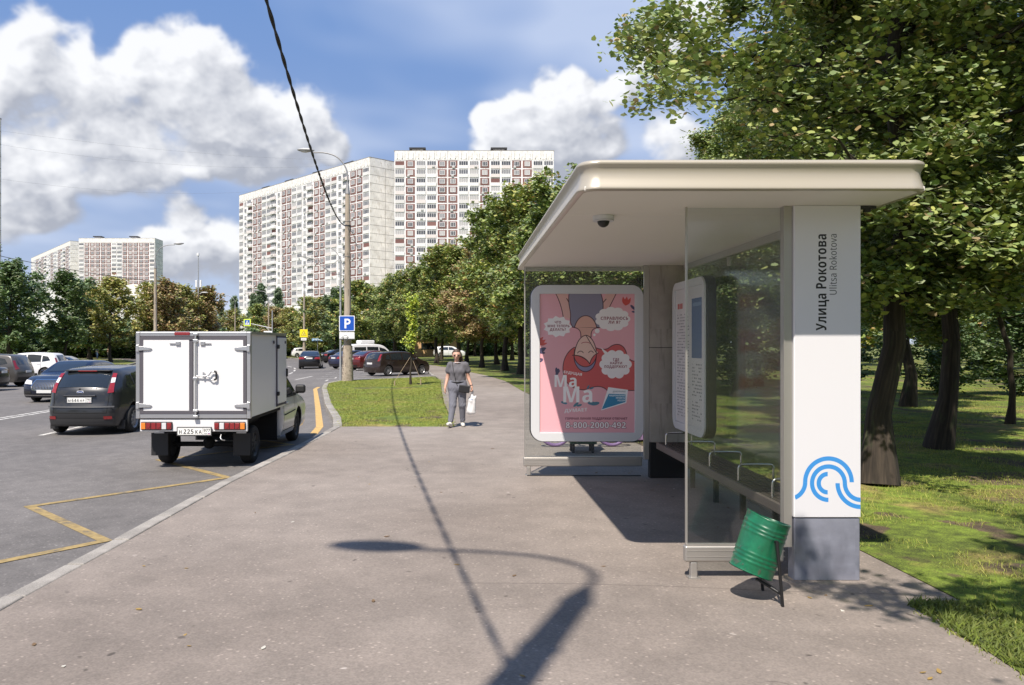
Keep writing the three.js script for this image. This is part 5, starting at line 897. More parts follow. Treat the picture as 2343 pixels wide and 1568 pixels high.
// shrubs under the lindens
{
  const bush = growTree({ h: 2.6, r0: 0.03, low: 0.25, wide: 1.5, leaf: 0.13, per: 16, tint: TINT.green, seed: 950, limbs: 16, kids: 5, spread: 0.32, floor: 0.05 });
  for (const [x, z, s] of [[17.2, -28, 1.0], [19.5, -27, 1.1], [14.0, -29.5, 0.9], [11, -31, 1.0], [8.2, -32, 0.9], [22, -26, 1.2], [24, -22, 1.1], [6.8, -40, 1.0]]) { const t = thing('shrub', 'dark green shrub at the back of the shaded lawn', 'shrub', [x, 0, z], x * 3, 'shrubs at the back of the lawn'); t.scale.setScalar(s); part('stems', bush.limbs, bark, t).userData.kind = 'stuff'; part('foliage', bush.crown, leafMat, t).userData.kind = 'stuff'; }
}
{
  const r = rng(1201), spots = [], q = new THREE.Object3D(), low = growTree({ h: 2.8, r0: 0.03, low: 0.2, wide: 1.9, leaf: 0.3, per: 8, tint: TINT.green, seed: 955, limbs: 14, kids: 4, spread: 0.42, floor: 0.05 });
  for (let k = 0; k < 130; k++) { const x = -38 + 70 * r(); spots.push([x, -118 - 16 * r() - (x < -24 ? 18 : 0), 0.8 + 0.7 * r()]); }
  for (let k = 0; k < 90; k++) spots.push([-85 + 42 * r(), -120 - 14 * r(), 1.0 + 0.8 * r()]);
  const im = new THREE.InstancedMesh(low.crown, leafMat, spots.length);
  spots.forEach(([x, z, s], i) => { q.position.set(x, groundAt(x, z) - 0.1, z); q.rotation.y = x * 7; q.scale.setScalar(s); q.updateMatrix(); im.setMatrixAt(i, q.matrix); });
  im.name = 'undergrowth'; im.castShadow = im.receiveShadow = true; im.userData = { kind: 'stuff', label: 'dark undergrowth beyond the trunks at the end of the street', category: 'undergrowth' }; scene.add(im);
}
// the young tree tied to a stake on the island
{
  const sap = growTree({ h: 3.75, r0: 0.035, low: 1.25, wide: 0.3, leaf: 0.09, per: 4, tint: TINT.young, seed: 970, limbs: 34, kids: 2, spread: 0.11, up: 0.2, droop: 0.7, env: (t) => 0.35 + 0.65 * Math.sin(Math.PI * (0.15 + 0.8 * t)), floor: 1.0, lean: 0.02 });
  const t = plantTree('sapling', 'thin young tree with yellow green leaves tied to guy ropes on the island', null, sap, [-2.2, 0, -34.6], 0.5);
  const wood = mat([0.35, 0.27, 0.18], 0.8);
  part('stake', rod([0.3, 0, 0.4], [0.3, 0.25, 0.4], 0.03), wood, t); part('stake', rod([-0.9, 0, 0.3], [-0.9, 0.2, 0.3], 0.03), wood, t);
  part('guy_rope', rod([0.02, 1.25, 0], [0.3, 0.22, 0.4], 0.008), wood, t); part('guy_rope', rod([0, 1.25, 0], [-0.9, 0.18, 0.3], 0.008), wood, t);
}
console.log('leaves', leafCount, near[0].leaves, mid[0].leaves, far[0].leaves);
// ---------------------------------------------------------------- tall panel-built flats
const weatherTex = painted(1024, (u, v, x, y) => { const a = fbm2(u, v, 5, 5, 140), s = fbm2(u, v * 0.1, 60, 4, 146), st = smooth(0.56, 0.78, s) * smooth(0.35, 0.6, fbm2(u, v, 6, 3, 149)), k = 0.88 + 0.16 * a + 0.03 * (speck(x, y, 2) - 0.5); return [lerp(250, 200, st) * k, lerp(249, 193, st) * k, lerp(249, 184, st) * k]; });
const BM = {
  wall: mat([0.93, 0.93, 0.95], 0.85, 0, { map: texture(weatherTex, 1 / 14) }), gable: mat([0.9, 0.885, 0.84], 0.88, 0, { map: texture(weatherTex, 1 / 9) }), attic: mat([0.91, 0.905, 0.9], 0.88, 0, { map: texture(weatherTex, 1 / 4) }),
  brown: [mat([0.2, 0.095, 0.088], 0.8), mat([0.17, 0.082, 0.076], 0.8), mat([0.225, 0.115, 0.105], 0.8)], frame: mat([0.72, 0.715, 0.725], 0.6), parapet: [mat([0.72, 0.715, 0.725], 0.75), mat([0.76, 0.75, 0.75], 0.75), mat([0.63, 0.62, 0.62], 0.75), mat([0.68, 0.63, 0.62], 0.75)],
  pane: [mat([0.08, 0.085, 0.1], 0.08), mat([0.15, 0.155, 0.175], 0.1), mat([0.26, 0.26, 0.275], 0.15), mat([0.45, 0.44, 0.44], 0.2), mat([0.035, 0.033, 0.035], 0.3)], cap: mat([0.03, 0.03, 0.033], 0.8), unit: mat([0.5, 0.5, 0.5], 0.6), joint: mat([0.3, 0.28, 0.26], 0.9),
};
const FL = 2.8;
const bayUV = (g) => uvBox(g, 1);
const G = {
  brown: box(2.72, 2.36, 0.06, 0, 0, 0.03),
  frame: join([box(1.62, 0.13, 0.1, 0, 0.69, 0.06), box(1.62, 0.13, 0.1, 0, -0.69, 0.06), box(0.14, 1.25, 0.1, -0.74, 0, 0.06), box(0.14, 1.25, 0.1, 0.74, 0, 0.06), box(0.09, 1.25, 0.1, 0.2, 0, 0.055), box(0.07, 1.25, 0.1, -0.3, 0, 0.055)]),
  pane: box(1.4, 1.3, 0.02, 0, 0, 0.075),
  parapet: box(2.75, 1.08, 0.2, 0, -0.86, 0.13), parapetWide: box(3.05, 1.08, 0.2, 0, -0.86, 0.13),
  balcony: rbox(3.0, 1.02, 0.95, 0.16, 0, -0.86, 0.5, 2), balconySlab: box(3.1, 0.14, 1.0, 0, -1.4, 0.5),
  glazing: (() => { const l = [box(2.75, 0.09, 0.08, 0, 1.02, 0.06), box(2.75, 0.07, 0.08, 0, -0.33, 0.06)]; for (let k = 0; k <= 4; k++) l.push(box(0.09, 1.3, 0.08, -1.33 + k * 0.665, 0.34, 0.055)); return join(l); })(),
  glazingPane: box(2.7, 1.3, 0.02, 0, 0.34, 0.06), open: box(2.7, 1.35, 0.02, 0, 0.34, 0.02), unit: rbox(0.78, 0.52, 0.3, 0.03, 0, 0, 0, 1),
};
// bays: W window on brown panel, P window on pale panel, L loggia, B balcony; floors from f0 up are built window by window
function flats(name, label, at, turn, bays, floors, o = {}) {
  const b = thing(name, label, 'building', at, turn, 'tall flats'), r = rng(o.seed ?? 1), width = bays.reduce((s, q) => s + (q === 'W' || q === 'P' ? 3.2 : q === 'L' ? 3.2 : 3.5), 0), H = floors * FL, deep = o.deep ?? 12, top = H + 2.9;
  part('wall', uvBox(box(width, H, deep, width / 2, H / 2, -deep / 2 - 0.001)), BM.wall, b);
  const rf = part('roof', [box(width + 0.3, 0.18, 0.3, width / 2, top + 0.09, -0.05), box(width + 0.3, 0.18, 0.3, width / 2, top + 0.09, -deep + 0.05), box(0.3, 0.18, deep - 0.5, 0, top + 0.09, -deep / 2), box(0.3, 0.18, deep - 0.5, width, top + 0.09, -deep / 2), box(width, 0.1, deep, width / 2, top - 0.3, -deep / 2)], BM.joint, b);
  for (const t of o.housings ?? [0.2, 0.7]) {
    const hs = part('roof_housing', [uvBox(box(3.4, 1.9, 4, width * t, top + 0.65, -deep / 2)), uvBox(box(5.5, 0.9, 3, width * t + 4.2, top + 0.35, -deep / 2))], BM.attic, b);
    part('housing_cap', box(5.0, 0.55, 5, width * t, top + 1.9, -deep / 2), BM.cap, hs);
  }
  let x = 0;
  const low = o.low ?? 5;
  bays.forEach((q, k) => {
    const w = q === 'B' ? 3.5 : 3.2, cx = x + w / 2;
    x += w;
    if (o.attic !== false) {
      const a = part('attic_panel', uvBox(box(w - 0.05, 2.9, 0.16, cx, H + 1.45, 0.0)), BM.attic, b);
      if (!o.simple) for (const q of [-0.75, 0.75]) part('attic_rib', uvBox(box(0.22, 2.0, 0.22, cx + q, H + 1.5, 0.19)), BM.attic, a);
    }
    for (let f = low; f < floors; f++) {
      const y = f * FL + FL / 2, put = (nm, g, m, dx = 0, dy = 0, dz = 0, parent = b) => { const p = part(nm, g, m, parent); p.position.set(parent === b ? cx + dx : dx, parent === b ? y + dy : dy, dz); return p; }, pane = () => BM.pane[Math.floor(Math.pow(r(), 1.1) * 4)];
      if (q === 'W' || q === 'P') {
        if (q === 'W') put('brown_panel', G.brown, BM.brown[Math.floor(r() * 3)]);
        const fr = put('window', G.frame, BM.frame, 0, 0.12, 0.05); put('pane', G.pane, pane(), 0, 0, 0, fr);
        if (!o.simple && r() < 0.24) put('air_conditioner', G.unit, BM.unit, (r() - 0.5) * 1.4, -0.95, 0.25);
      } else {
        const bal = q === 'B';
        put(bal ? 'balcony' : 'loggia_parapet', bal ? G.balcony : G.parapet, BM.parapet[Math.floor(Math.pow(r(), 1.6) * 4)], 0, 0, 0.003);
        if (bal) put('balcony_slab', G.balconySlab, BM.frame, 0, 0, 0);
        if (r() < (bal ? 0.13 : 0.06)) put('loggia_back_wall', G.open, BM.brown[Math.floor(r() * 3)], 0, 0, 0);
        else { const gl = put('loggia_glazing', G.glazing, BM.frame, 0, 0, bal ? 0.45 : 0.02); put('pane', G.glazingPane, pane(), 0, 0, -0.006, gl); }
        if (!o.simple && r() < 0.14) put('air_conditioner', G.unit, BM.unit, (r() - 0.5) * 1.2, -0.75, bal ? 1.05 : 0.3);
      }
    }
  });
  // end wall of large panels with open joints
  if (o.gable) {
    const gx = o.gable > 0 ? width : 0;
    for (let f = low - 2; f <= floors; f++) for (let k = 0; k < 2; k++) part('wall_panel', uvBox(box(0.14, f === floors ? 2.86 : FL - 0.06, deep / 2 - 0.07, gx + o.gable * 0.05, f === floors ? H + 1.45 : f * FL + FL / 2, -deep / 4 - (k * deep) / 2)), BM.gable, b);
    for (let f = low - 1; f <= floors; f++) part('panel_joint', box(0.16, 0.13, deep - 0.1, gx + o.gable * 0.053, f * FL, -deep / 2), BM.joint, b);
    part('panel_joint', box(0.16, (floors - low + 2) * FL, 0.14, gx + o.gable * 0.056, (low - 2 + (floors - low + 2) / 2) * FL, -deep / 2), BM.joint, b);
  }
  return b;
}
const LONG = ['L', 'P', 'B', 'W', 'W', 'L', 'L', 'B', 'P', 'W', 'W', 'L', 'L', 'P', 'B', 'W', 'W', 'L', 'L', 'P', 'B', 'W', 'W', 'L'];
{
  // the long wing: its right-hand corner at (-29.6, -258), running back to the left
  const c = V(-30.4, 0, -262.5), e = V(-93.2, 0, -331), L = c.distanceTo(e), dir = c.clone().sub(e).normalize();
  const w = LONG.reduce((s, q) => s + (q === 'B' ? 3.5 : 3.2), 0);
  const b = flats('flats_building', 'long white and brown block of tall flats seen at an angle', [c.x - dir.x * w * (L / w), -0.4, c.z - dir.z * w * (L / w)], Math.atan2(-dir.z, dir.x), LONG, 22, { seed: 11, low: 6, deep: 13, gable: 1, housings: [0.16, 0.36, 0.58, 0.8] });
  b.scale.x = L / w;
  flats('flats_building', 'white and brown block of tall flats facing straight down the street', [-21.4, -0.4, -254], 0, ['L', 'W', 'L', 'L', 'W', 'W', 'L', 'L', 'W', 'L', 'L', 'W', 'W', 'L', 'L'].slice(0, 15), 22, { seed: 23, low: 8, deep: 13, housings: [0.14, 0.66] }).scale.x = 51.5 / 48;
  flats('flats_building', 'distant white block of flats with small brown window panels', [-256, -0.4, -527], 0, ['L', 'W', 'W', 'W', 'W', 'W', 'L', 'L', 'W', 'W', 'W', 'W', 'W', 'L'], 25, { seed: 31, low: 15, deep: 14, simple: true, housings: [0.2, 0.68], gable: 1 }).scale.x = 51 / 44.8;
  const wing = ['L', 'P', 'P', 'L', 'W', 'W', 'L', 'B', 'W', 'W', 'L', 'B', 'P', 'P', 'L', 'W', 'W', 'L', 'L', 'P', 'W', 'W', 'L', 'L', 'B', 'W', 'W', 'L'];
  flats('flats_building', 'angled wing of the distant white flats beside the poplar', [-355, -0.4, -650], -Math.atan2(110, 87), wing, 25, { seed: 37, low: 16, deep: 14, simple: true, housings: [0.3, 0.6, 0.85], gable: 1 }).scale.x = 140 / wing.reduce((s, q) => s + (q === 'B' ? 3.5 : 3.2), 0);
  flats('flats_building', 'dark edged block of flats just showing past the verge trees', [-130.3, -0.4, -165], 0.0, ['L', 'W', 'W', 'L', 'W', 'W', 'L', 'L'], 18, { seed: 41, low: 6, deep: 14, simple: true, gable: 1 });
}
// ---------------------------------------------------------------- lamp posts, cables, signs
const postTex = painted(512, (u, v, x, y) => { const a = fbm2(u, v, 8, 5, 160), p = smooth(0.6, 0.68, fbm2(u, v, 14, 4, 166)), k = 0.82 + 0.3 * a + 0.1 * (speck(x, y, 7) - 0.5); return [lerp(168, 118, p) * k, lerp(156, 108, p) * k, lerp(140, 98, p) * k]; });
const SM = { post: mat(0xffffff, 0.92, 0, { map: texture(postTex, [1, 0.4]), bumpMap: texture(postTex, [1, 0.4], false), bumpScale: 0.01 }), base: mat([0.98, 0.97, 0.95], 0.92, 0, { map: texture(postTex, [2, 1]) }), grey: mat([0.3, 0.3, 0.3], 0.55, 0.5), lampGrey: mat([0.42, 0.42, 0.42], 0.5, 0.2), lens: phys([0.62, 0.62, 0.6], 0.2, { clearcoat: 0.5 }), cable: mat([0.012, 0.012, 0.013], 0.7), blue: mat([0.03, 0.1, 0.42], 0.45), white: mat([0.75, 0.75, 0.75], 0.5), galv: mat([0.4, 0.41, 0.42], 0.5, 0.4) };
// a concrete lamp post; the arm leaves the top, rises and bows over by reach towards angle a (0 = +x)
function lampPost(label, at, h, reach, rise, a, o = {}) {
  const p = thing('lamp_post', label, 'lamp post', at, 0, o.group ?? 'concrete lamp posts'), { rTop = 0.105, rBot = 0.19, base = true } = o, c = Math.cos(a), s = -Math.sin(a);
  part('pole', taper([0, 0.1, 0.2, 0.3, 0.4, 0.5, 0.6, 0.7, 0.8, 0.9, 1].map((t) => V(0, t * h, 0)), [0, 0.1, 0.2, 0.3, 0.4, 0.5, 0.6, 0.7, 0.8, 0.9, 1].map((t) => lerp(rBot, rTop, t)), 18, 0.5), SM.post, p);
  if (base) part('pole_base', [cyl(rBot + 0.035, rBot + 0.06, 1.75, 0, 0.87, 0, 24), cyl(rBot + 0.07, rBot + 0.08, 0.8, 0, 0.4, 0, 24)], SM.base, p);
  const arm = part('arm', [cyl(0.045, rTop + 0.02, 0.55, 0, h + 0.2, 0, 14), tube([[0, h + 0.3, 0], [0.01 * c, h + rise * 0.45, 0.01 * s], [reach * 0.1 * c, h + rise * 0.68, reach * 0.1 * s], [reach * 0.32 * c, h + rise * 0.88, reach * 0.32 * s], [reach * 0.64 * c, h + rise * 0.98, reach * 0.64 * s], [reach * c, h + rise, reach * s]], 0.034, 40, 8)], SM.grey, p);
  const head = new THREE.SphereGeometry(1, 22, 12).scale(0.44, 0.1, 0.19).translate(reach + 0.36, 0.03, 0), lens = new THREE.SphereGeometry(1, 20, 10, 0, 6.3, Math.PI / 2, Math.PI / 2).scale(0.3, 0.12, 0.16).translate(reach + 0.4, 0.02, 0);
  const turn = (g) => g.rotateZ(0.06).rotateY(a).translate(0, h + rise - 0.02, 0);
  const hd = part('lamp_head', turn(head), SM.lampGrey, p); part('lens', turn(lens), SM.lens, hd);
  for (let k = 0; k < (o.bands ?? 2); k++) part('band', new THREE.TorusGeometry(lerp(rBot, rTop, (h - 1.4 - k * 1.7) / h) + 0.006, 0.012, 6, 20).rotateX(Math.PI / 2).translate(0, h - 1.4 - k * 1.7, 0), SM.grey, p);
  return p;
}
const islandPost = lampPost('weathered concrete lamp post carrying the blue parking sign', [-5.48, -0.02, -38.1], 9.15, 1.75, 2.0, R(172), { rBot: 0.2, rTop: 0.11 });
part('cable_clamp', [new THREE.TorusGeometry(0.14, 0.02, 6, 20).rotateX(Math.PI / 2).translate(0, 7.55, 0), box(0.08, 0.3, 0.08, 0.12, 7.4, 0.02), tube([[0.14, 7.3, 0], [0.3, 7.1, 0.05], [0.42, 6.6, 0.0], [0.5, 6.5, 0.05], [0.38, 6.75, 0], [0.2, 6.9, 0]], 0.012, 24, 5)], SM.cable, islandPost);
part('loose_wires', [tube([[-0.12, 5.3, 0], [-0.7, 5.2, 0.1], [-1.5, 5.75, 0.1], [-2.4, 6.1, 0.1], [-1.6, 5.9, 0], [-0.9, 5.6, 0.1], [-0.3, 6.0, 0]], 0.014, 40, 4), tube([[-0.12, 5.1, 0], [-0.5, 5.2, 0.15], [-1.1, 5.5, 0.1], [-1.5, 6.2, 0], [-1.0, 6.5, 0.1], [-0.5, 6.2, 0.1], [-0.12, 5.4, 0]], 0.012, 40, 4)], SM.grey, islandPost);
lampPost('concrete lamp post standing at the kerb end of the pavement behind the shelter', [-1.46, 0, 0.06], 9.1, 1.75, 2.0, R(175), { rBot: 0.19, rTop: 0.105 });
part('cable_bracket', [rod([0, 5.9, 0], [0.36, 5.92, -0.12], 0.02), box(0.05, 0.1, 0.05, 0.34, 5.92, -0.12)], SM.grey, scene.children[scene.children.length - 1]);
lampPost('concrete lamp post on the verge across the road', [-26.6, roadY(-26.6), -68.5], 8.9, 1.6, 2.0, R(10), { rBot: 0.17 });
lampPost('concrete lamp post carrying the yellow crossing warning sign', [-20.9, roadY(-20.9) + 0.1, -105], 8.8, 1.9, 2.0, R(170), { rBot: 0.18 });
lampPost('slim lamp post far up the road by the crossing', [-37.3, -0.4, -130], 8.2, 2.0, 2.0, R(172), { rBot: 0.15, rTop: 0.08, base: false });
lampPost('slim lamp post behind the crossing sign mast', [-27.6, -0.4, -113], 8.2, 1.5, 1.6, R(172), { rBot: 0.13, rTop: 0.08, base: false });
{
  // twisted cable from the near post to the one on the island
  const from = V(-1.12, 0, -0.06), to = V(-5.48, 0, -38.1), pts = [], pts2 = [];
  for (let i = 0; i <= 220; i++) { const t = i / 220, d = lerp(0.06, 38.1, t), y = 5.42 + 0.00325 * Math.pow(d - 12.56, 2), x = lerp(from.x, to.x, t), w = d * 5; pts.push(V(x + 0.011 * Math.cos(w), y + 0.011 * Math.sin(w), -d)); pts2.push(V(x - 0.011 * Math.cos(w), y - 0.011 * Math.sin(w), -d)); }
  const cab = thing('overhead_cable', 'thick black twisted overhead cable sagging to the concrete lamp post', 'cable', [0, 0, 0]);
  part('strand', tube(pts, 0.014, 440, 6), SM.cable, cab); part('strand', tube(pts2, 0.014, 440, 6), SM.cable, cab);
  const wire = (label, a, b, sag) => single('overhead_wire', tube([0, 0.2, 0.4, 0.6, 0.8, 1].map((t) => V(lerp(a[0], b[0], t), lerp(a[1], b[1], t) - sag * 4 * t * (1 - t), lerp(a[2], b[2], t))), 0.014, 50, 4), SM.grey, label, 'wire', 'thin wires strung across the sky');
  wire('thin wire strung from the flats high over the road', [-120, 50, -165], [-31, 63, -262], 2.5); wire('thin wire strung from the flats high over the road', [-121, 48, -166], [-33, 62.5, -264], 4.5); wire('thin wire strung from the flats high over the road', [-122, 40, -160], [-50, 60, -285], 5.5);
  single('overhead_wire', tube([[-26.6, 7.2, -68.5], [-32, 7.9, -66], [-40, 9.6, -63], [-52, 13.5, -60]].map((p) => V(...p)), 0.025, 40, 5), SM.cable, 'dark wire rising from the verge lamp post past the distant flats', 'wire');
}
// parking sign with the little plate below it
const flat = (w, h, cv, r = 0.03) => { const g = new THREE.PlaneGeometry(w, h); return [g, mat(0xffffff, 0.45, 0, { map: texture(cv) })]; };
function signBoard(parent, name, w, h, x, y, z, draw, pw = 256, tilt = 0) {
  const ph = Math.round((pw * h) / w), b = part(name, extrude(roundRect(w, h, Math.min(w, h) * 0.07), 0.02, 0).translate(0, 0, -0.02), SM.white, parent);
  b.position.set(x, y, z); b.rotation.y = tilt;
  part('sign_print', new THREE.PlaneGeometry(w - 0.012, h - 0.012).translate(0, 0, 0.003), mat(0xffffff, 0.45, 0, { map: texture(canvas(pw, ph, draw)) }), b);
  return b;
}
{
  const p = thing('parking_sign', 'blue square parking sign with a white P and a small plate below', 'sign', [-5.48, 0, -37.8]);
  signBoard(p, 'sign_board', 0.75, 0.75, 0.02, 2.78, 0.06, (c, w, h) => { c.fillStyle = '#f2f3f5'; c.fillRect(0, 0, w, h); c.fillStyle = '#1450b4'; c.beginPath(); c.roundRect(9, 9, w - 18, h - 18, 14); c.fill(); c.fillStyle = '#f5f6f8'; c.fillRect(88, 50, 30, 160); c.lineWidth = 28; c.strokeStyle = '#f5f6f8'; c.beginPath(); c.moveTo(104, 64); c.lineTo(140, 64); c.arc(140, 98, 34, -Math.PI / 2, Math.PI / 2); c.lineTo(104, 132); c.stroke(); });
  signBoard(p, 'lower_plate', 0.73, 0.36, 0.02, 2.18, 0.06, (c, w, h) => { c.fillStyle = '#eceded'; c.fillRect(0, 0, w, h); c.fillStyle = '#2b2c2e'; c.fillRect(0, h - 16, w, 16); c.strokeStyle = '#26272a'; c.fillStyle = '#26272a'; c.lineWidth = 6; c.beginPath(); c.moveTo(36, 96); c.quadraticCurveTo(40, 78, 62, 76); c.lineTo(80, 58); c.lineTo(120, 58); c.lineTo(140, 76); c.lineTo(160, 84); c.lineTo(160, 96); c.closePath(); c.stroke(); c.beginPath(); c.arc(66, 98, 11, 0, 7); c.arc(136, 98, 11, 0, 7); c.fill(); }, 256);
  part('strap', [new THREE.TorusGeometry(0.19, 0.012, 6, 24).rotateX(Math.PI / 2).translate(0, 2.9, -0.3), new THREE.TorusGeometry(0.2, 0.012, 6, 24).rotateX(Math.PI / 2).translate(0, 2.2, -0.3), box(0.04, 1.1, 0.05, 0, 2.5, 0.0), box(0.03, 0.03, 0.2, 0, 2.9, -0.08), box(0.03, 0.03, 0.2, 0, 2.2, -0.08)], SM.galv, p);
  single('sign_post', rod([-6.05, -0.05, -39.6], [-6.05, 6.0, -39.6], 0.055, 0.05, 12), SM.galv, 'grey metal post just behind the concrete lamp post', 'post');
}
// crossing sign mast: a pole with a long arm over the road
{
  const walker = (c, w, h) => { c.fillStyle = '#d8ee2a'; c.fillRect(0, 0, w, h); c.fillStyle = '#1f5bb5'; c.fillRect(34, 34, w - 68, h - 68); c.fillStyle = '#f4f6f8'; c.beginPath(); c.moveTo(w / 2, 48); c.lineTo(w - 52, h - 50); c.lineTo(52, h - 50); c.closePath(); c.fill(); c.fillStyle = '#17181a'; c.beginPath(); c.arc(w / 2 + 4, 98, 11, 0, 7); c.fill(); c.lineWidth = 14; c.strokeStyle = '#17181a'; c.beginPath(); c.moveTo(w / 2, 112); c.lineTo(w / 2 - 4, 150); c.lineTo(w / 2 - 24, 196); c.moveTo(w / 2 - 4, 150); c.lineTo(w / 2 + 24, 196); c.moveTo(w / 2 - 26, 140); c.lineTo(w / 2, 122); c.lineTo(w / 2 + 24, 142); c.stroke(); };
  const m = thing('crossing_sign_mast', 'grey mast with an arm holding a bordered pedestrian crossing sign over the road', 'sign mast', [-24.2, roadY(-24.2), -101]);
  part('pole', rod([0, 0, 0], [0, 6.5, 0], 0.09, 0.07, 12), SM.galv, m); part('arm', rod([0, 4.2, 0], [-3.9, 5.05, 0], 0.06, 0.04), SM.galv, m); part('brace', rod([0, 3.6, 0], [-0.9, 4.4, 0], 0.03), SM.galv, m);
  signBoard(m, 'crossing_sign', 0.9, 0.9, -3.2, 4.95, 0.08, walker); signBoard(m, 'crossing_sign', 0.8, 0.8, 0.25, 3.0, 0.1, walker);
  signBoard(m, 'name_board', 1.05, 0.72, -0.55, 3.5, 0.09, (c, w, h) => { c.fillStyle = '#eceeef'; c.fillRect(0, 0, w, h); c.fillStyle = '#8a9099'; for (let k = 0; k < 3; k++) c.fillRect(26, 40 + k * 44, w - 52 - k * 30, 12); });
  const y = thing('warning_sign', 'yellow square warning sign with a children triangle and a small plate', 'sign', [-20.9, 0, -104.7]);
  signBoard(y, 'sign_board', 1.05, 1.05, 0, 3.2, 0, (c, w, h) => { c.fillStyle = '#f4dc1c'; c.fillRect(0, 0, w, h); c.strokeStyle = '#b9a42a'; c.lineWidth = 14; c.fillStyle = '#f6e860'; c.beginPath(); c.moveTo(128, 44); c.lineTo(214, 200); c.lineTo(42, 200); c.closePath(); c.fill(); c.strokeStyle = '#77691f'; c.stroke(); c.fillStyle = '#2a2a20'; for (const x of [108, 150]) { c.beginPath(); c.arc(x, 118, 10, 0, 7); c.fill(); c.fillRect(x - 8, 130, 16, 32); c.fillRect(x - 14, 160, 8, 26); c.fillRect(x + 6, 160, 8, 26); } });
  signBoard(y, 'lower_plate', 0.72, 0.34, 0, 2.42, 0, (c, w, h) => { c.fillStyle = '#eff0ee'; c.fillRect(0, 0, w, h); c.fillStyle = '#55585c'; c.fillRect(30, 44, w - 60, 26); });
  part('strap', [box(0.05, 1.3, 0.04, 0, 2.9, -0.05)], SM.galv, y);
  const s = thing('direction_sign', 'long pale blue direction board on a thin post', 'sign', [-19.2, roadY(-19) + 0.1, -105.5]);
  part('post', rod([0, 0, 0], [0, 2.9, 0], 0.05, 0.05, 8), SM.galv, s);
  signBoard(s, 'sign_board', 1.5, 0.34, 0, 2.6, 0.06, (c, w, h) => { c.fillStyle = '#7ea9cf'; c.fillRect(0, 0, w, h); c.fillStyle = '#dfe8f0'; c.fillRect(30, 20, w - 60, 18); });
  const t = thing('phone_mast', 'tall thin mast with antenna boxes and a lamp beside the road', 'mast', [-36.7, -0.4, -110]);
  part('pole', rod([0, 0, 0], [0, 14.6, 0], 0.14, 0.06, 10), SM.galv, t); for (const q of [-0.18, 0.2]) part('antenna', rbox(0.26, 1.0, 0.2, 0.04, q * 1.6, 10.6, 0, 1), SM.white, t);
  part('lamp_arm', tube([[-1.8, 4.6, 0.2], [-1.85, 7.6, 0.2], [-1.3, 8.6, 0.2], [0, 9.1, 0.2], [0.7, 9.3, 0.2]], 0.05, 30, 6), SM.galv, t); part('lamp_head', new THREE.SphereGeometry(1, 16, 8).scale(0.55, 0.12, 0.18).translate(0.9, 9.35, 0.2), SM.lampGrey, t); part('top_box', rbox(0.3, 0.4, 0.3, 0.04, -0.05, 14.7, 0, 1), SM.white, t);
  part('sign_board', rbox(0.9, 0.8, 0.06, 0.02, 1.45, 2.5, 0, 1), SM.white, t); part('sign_arm', rod([-0.7, 2.1, 0], [2.4, 2.8, 0], 0.04), SM.galv, t);
}
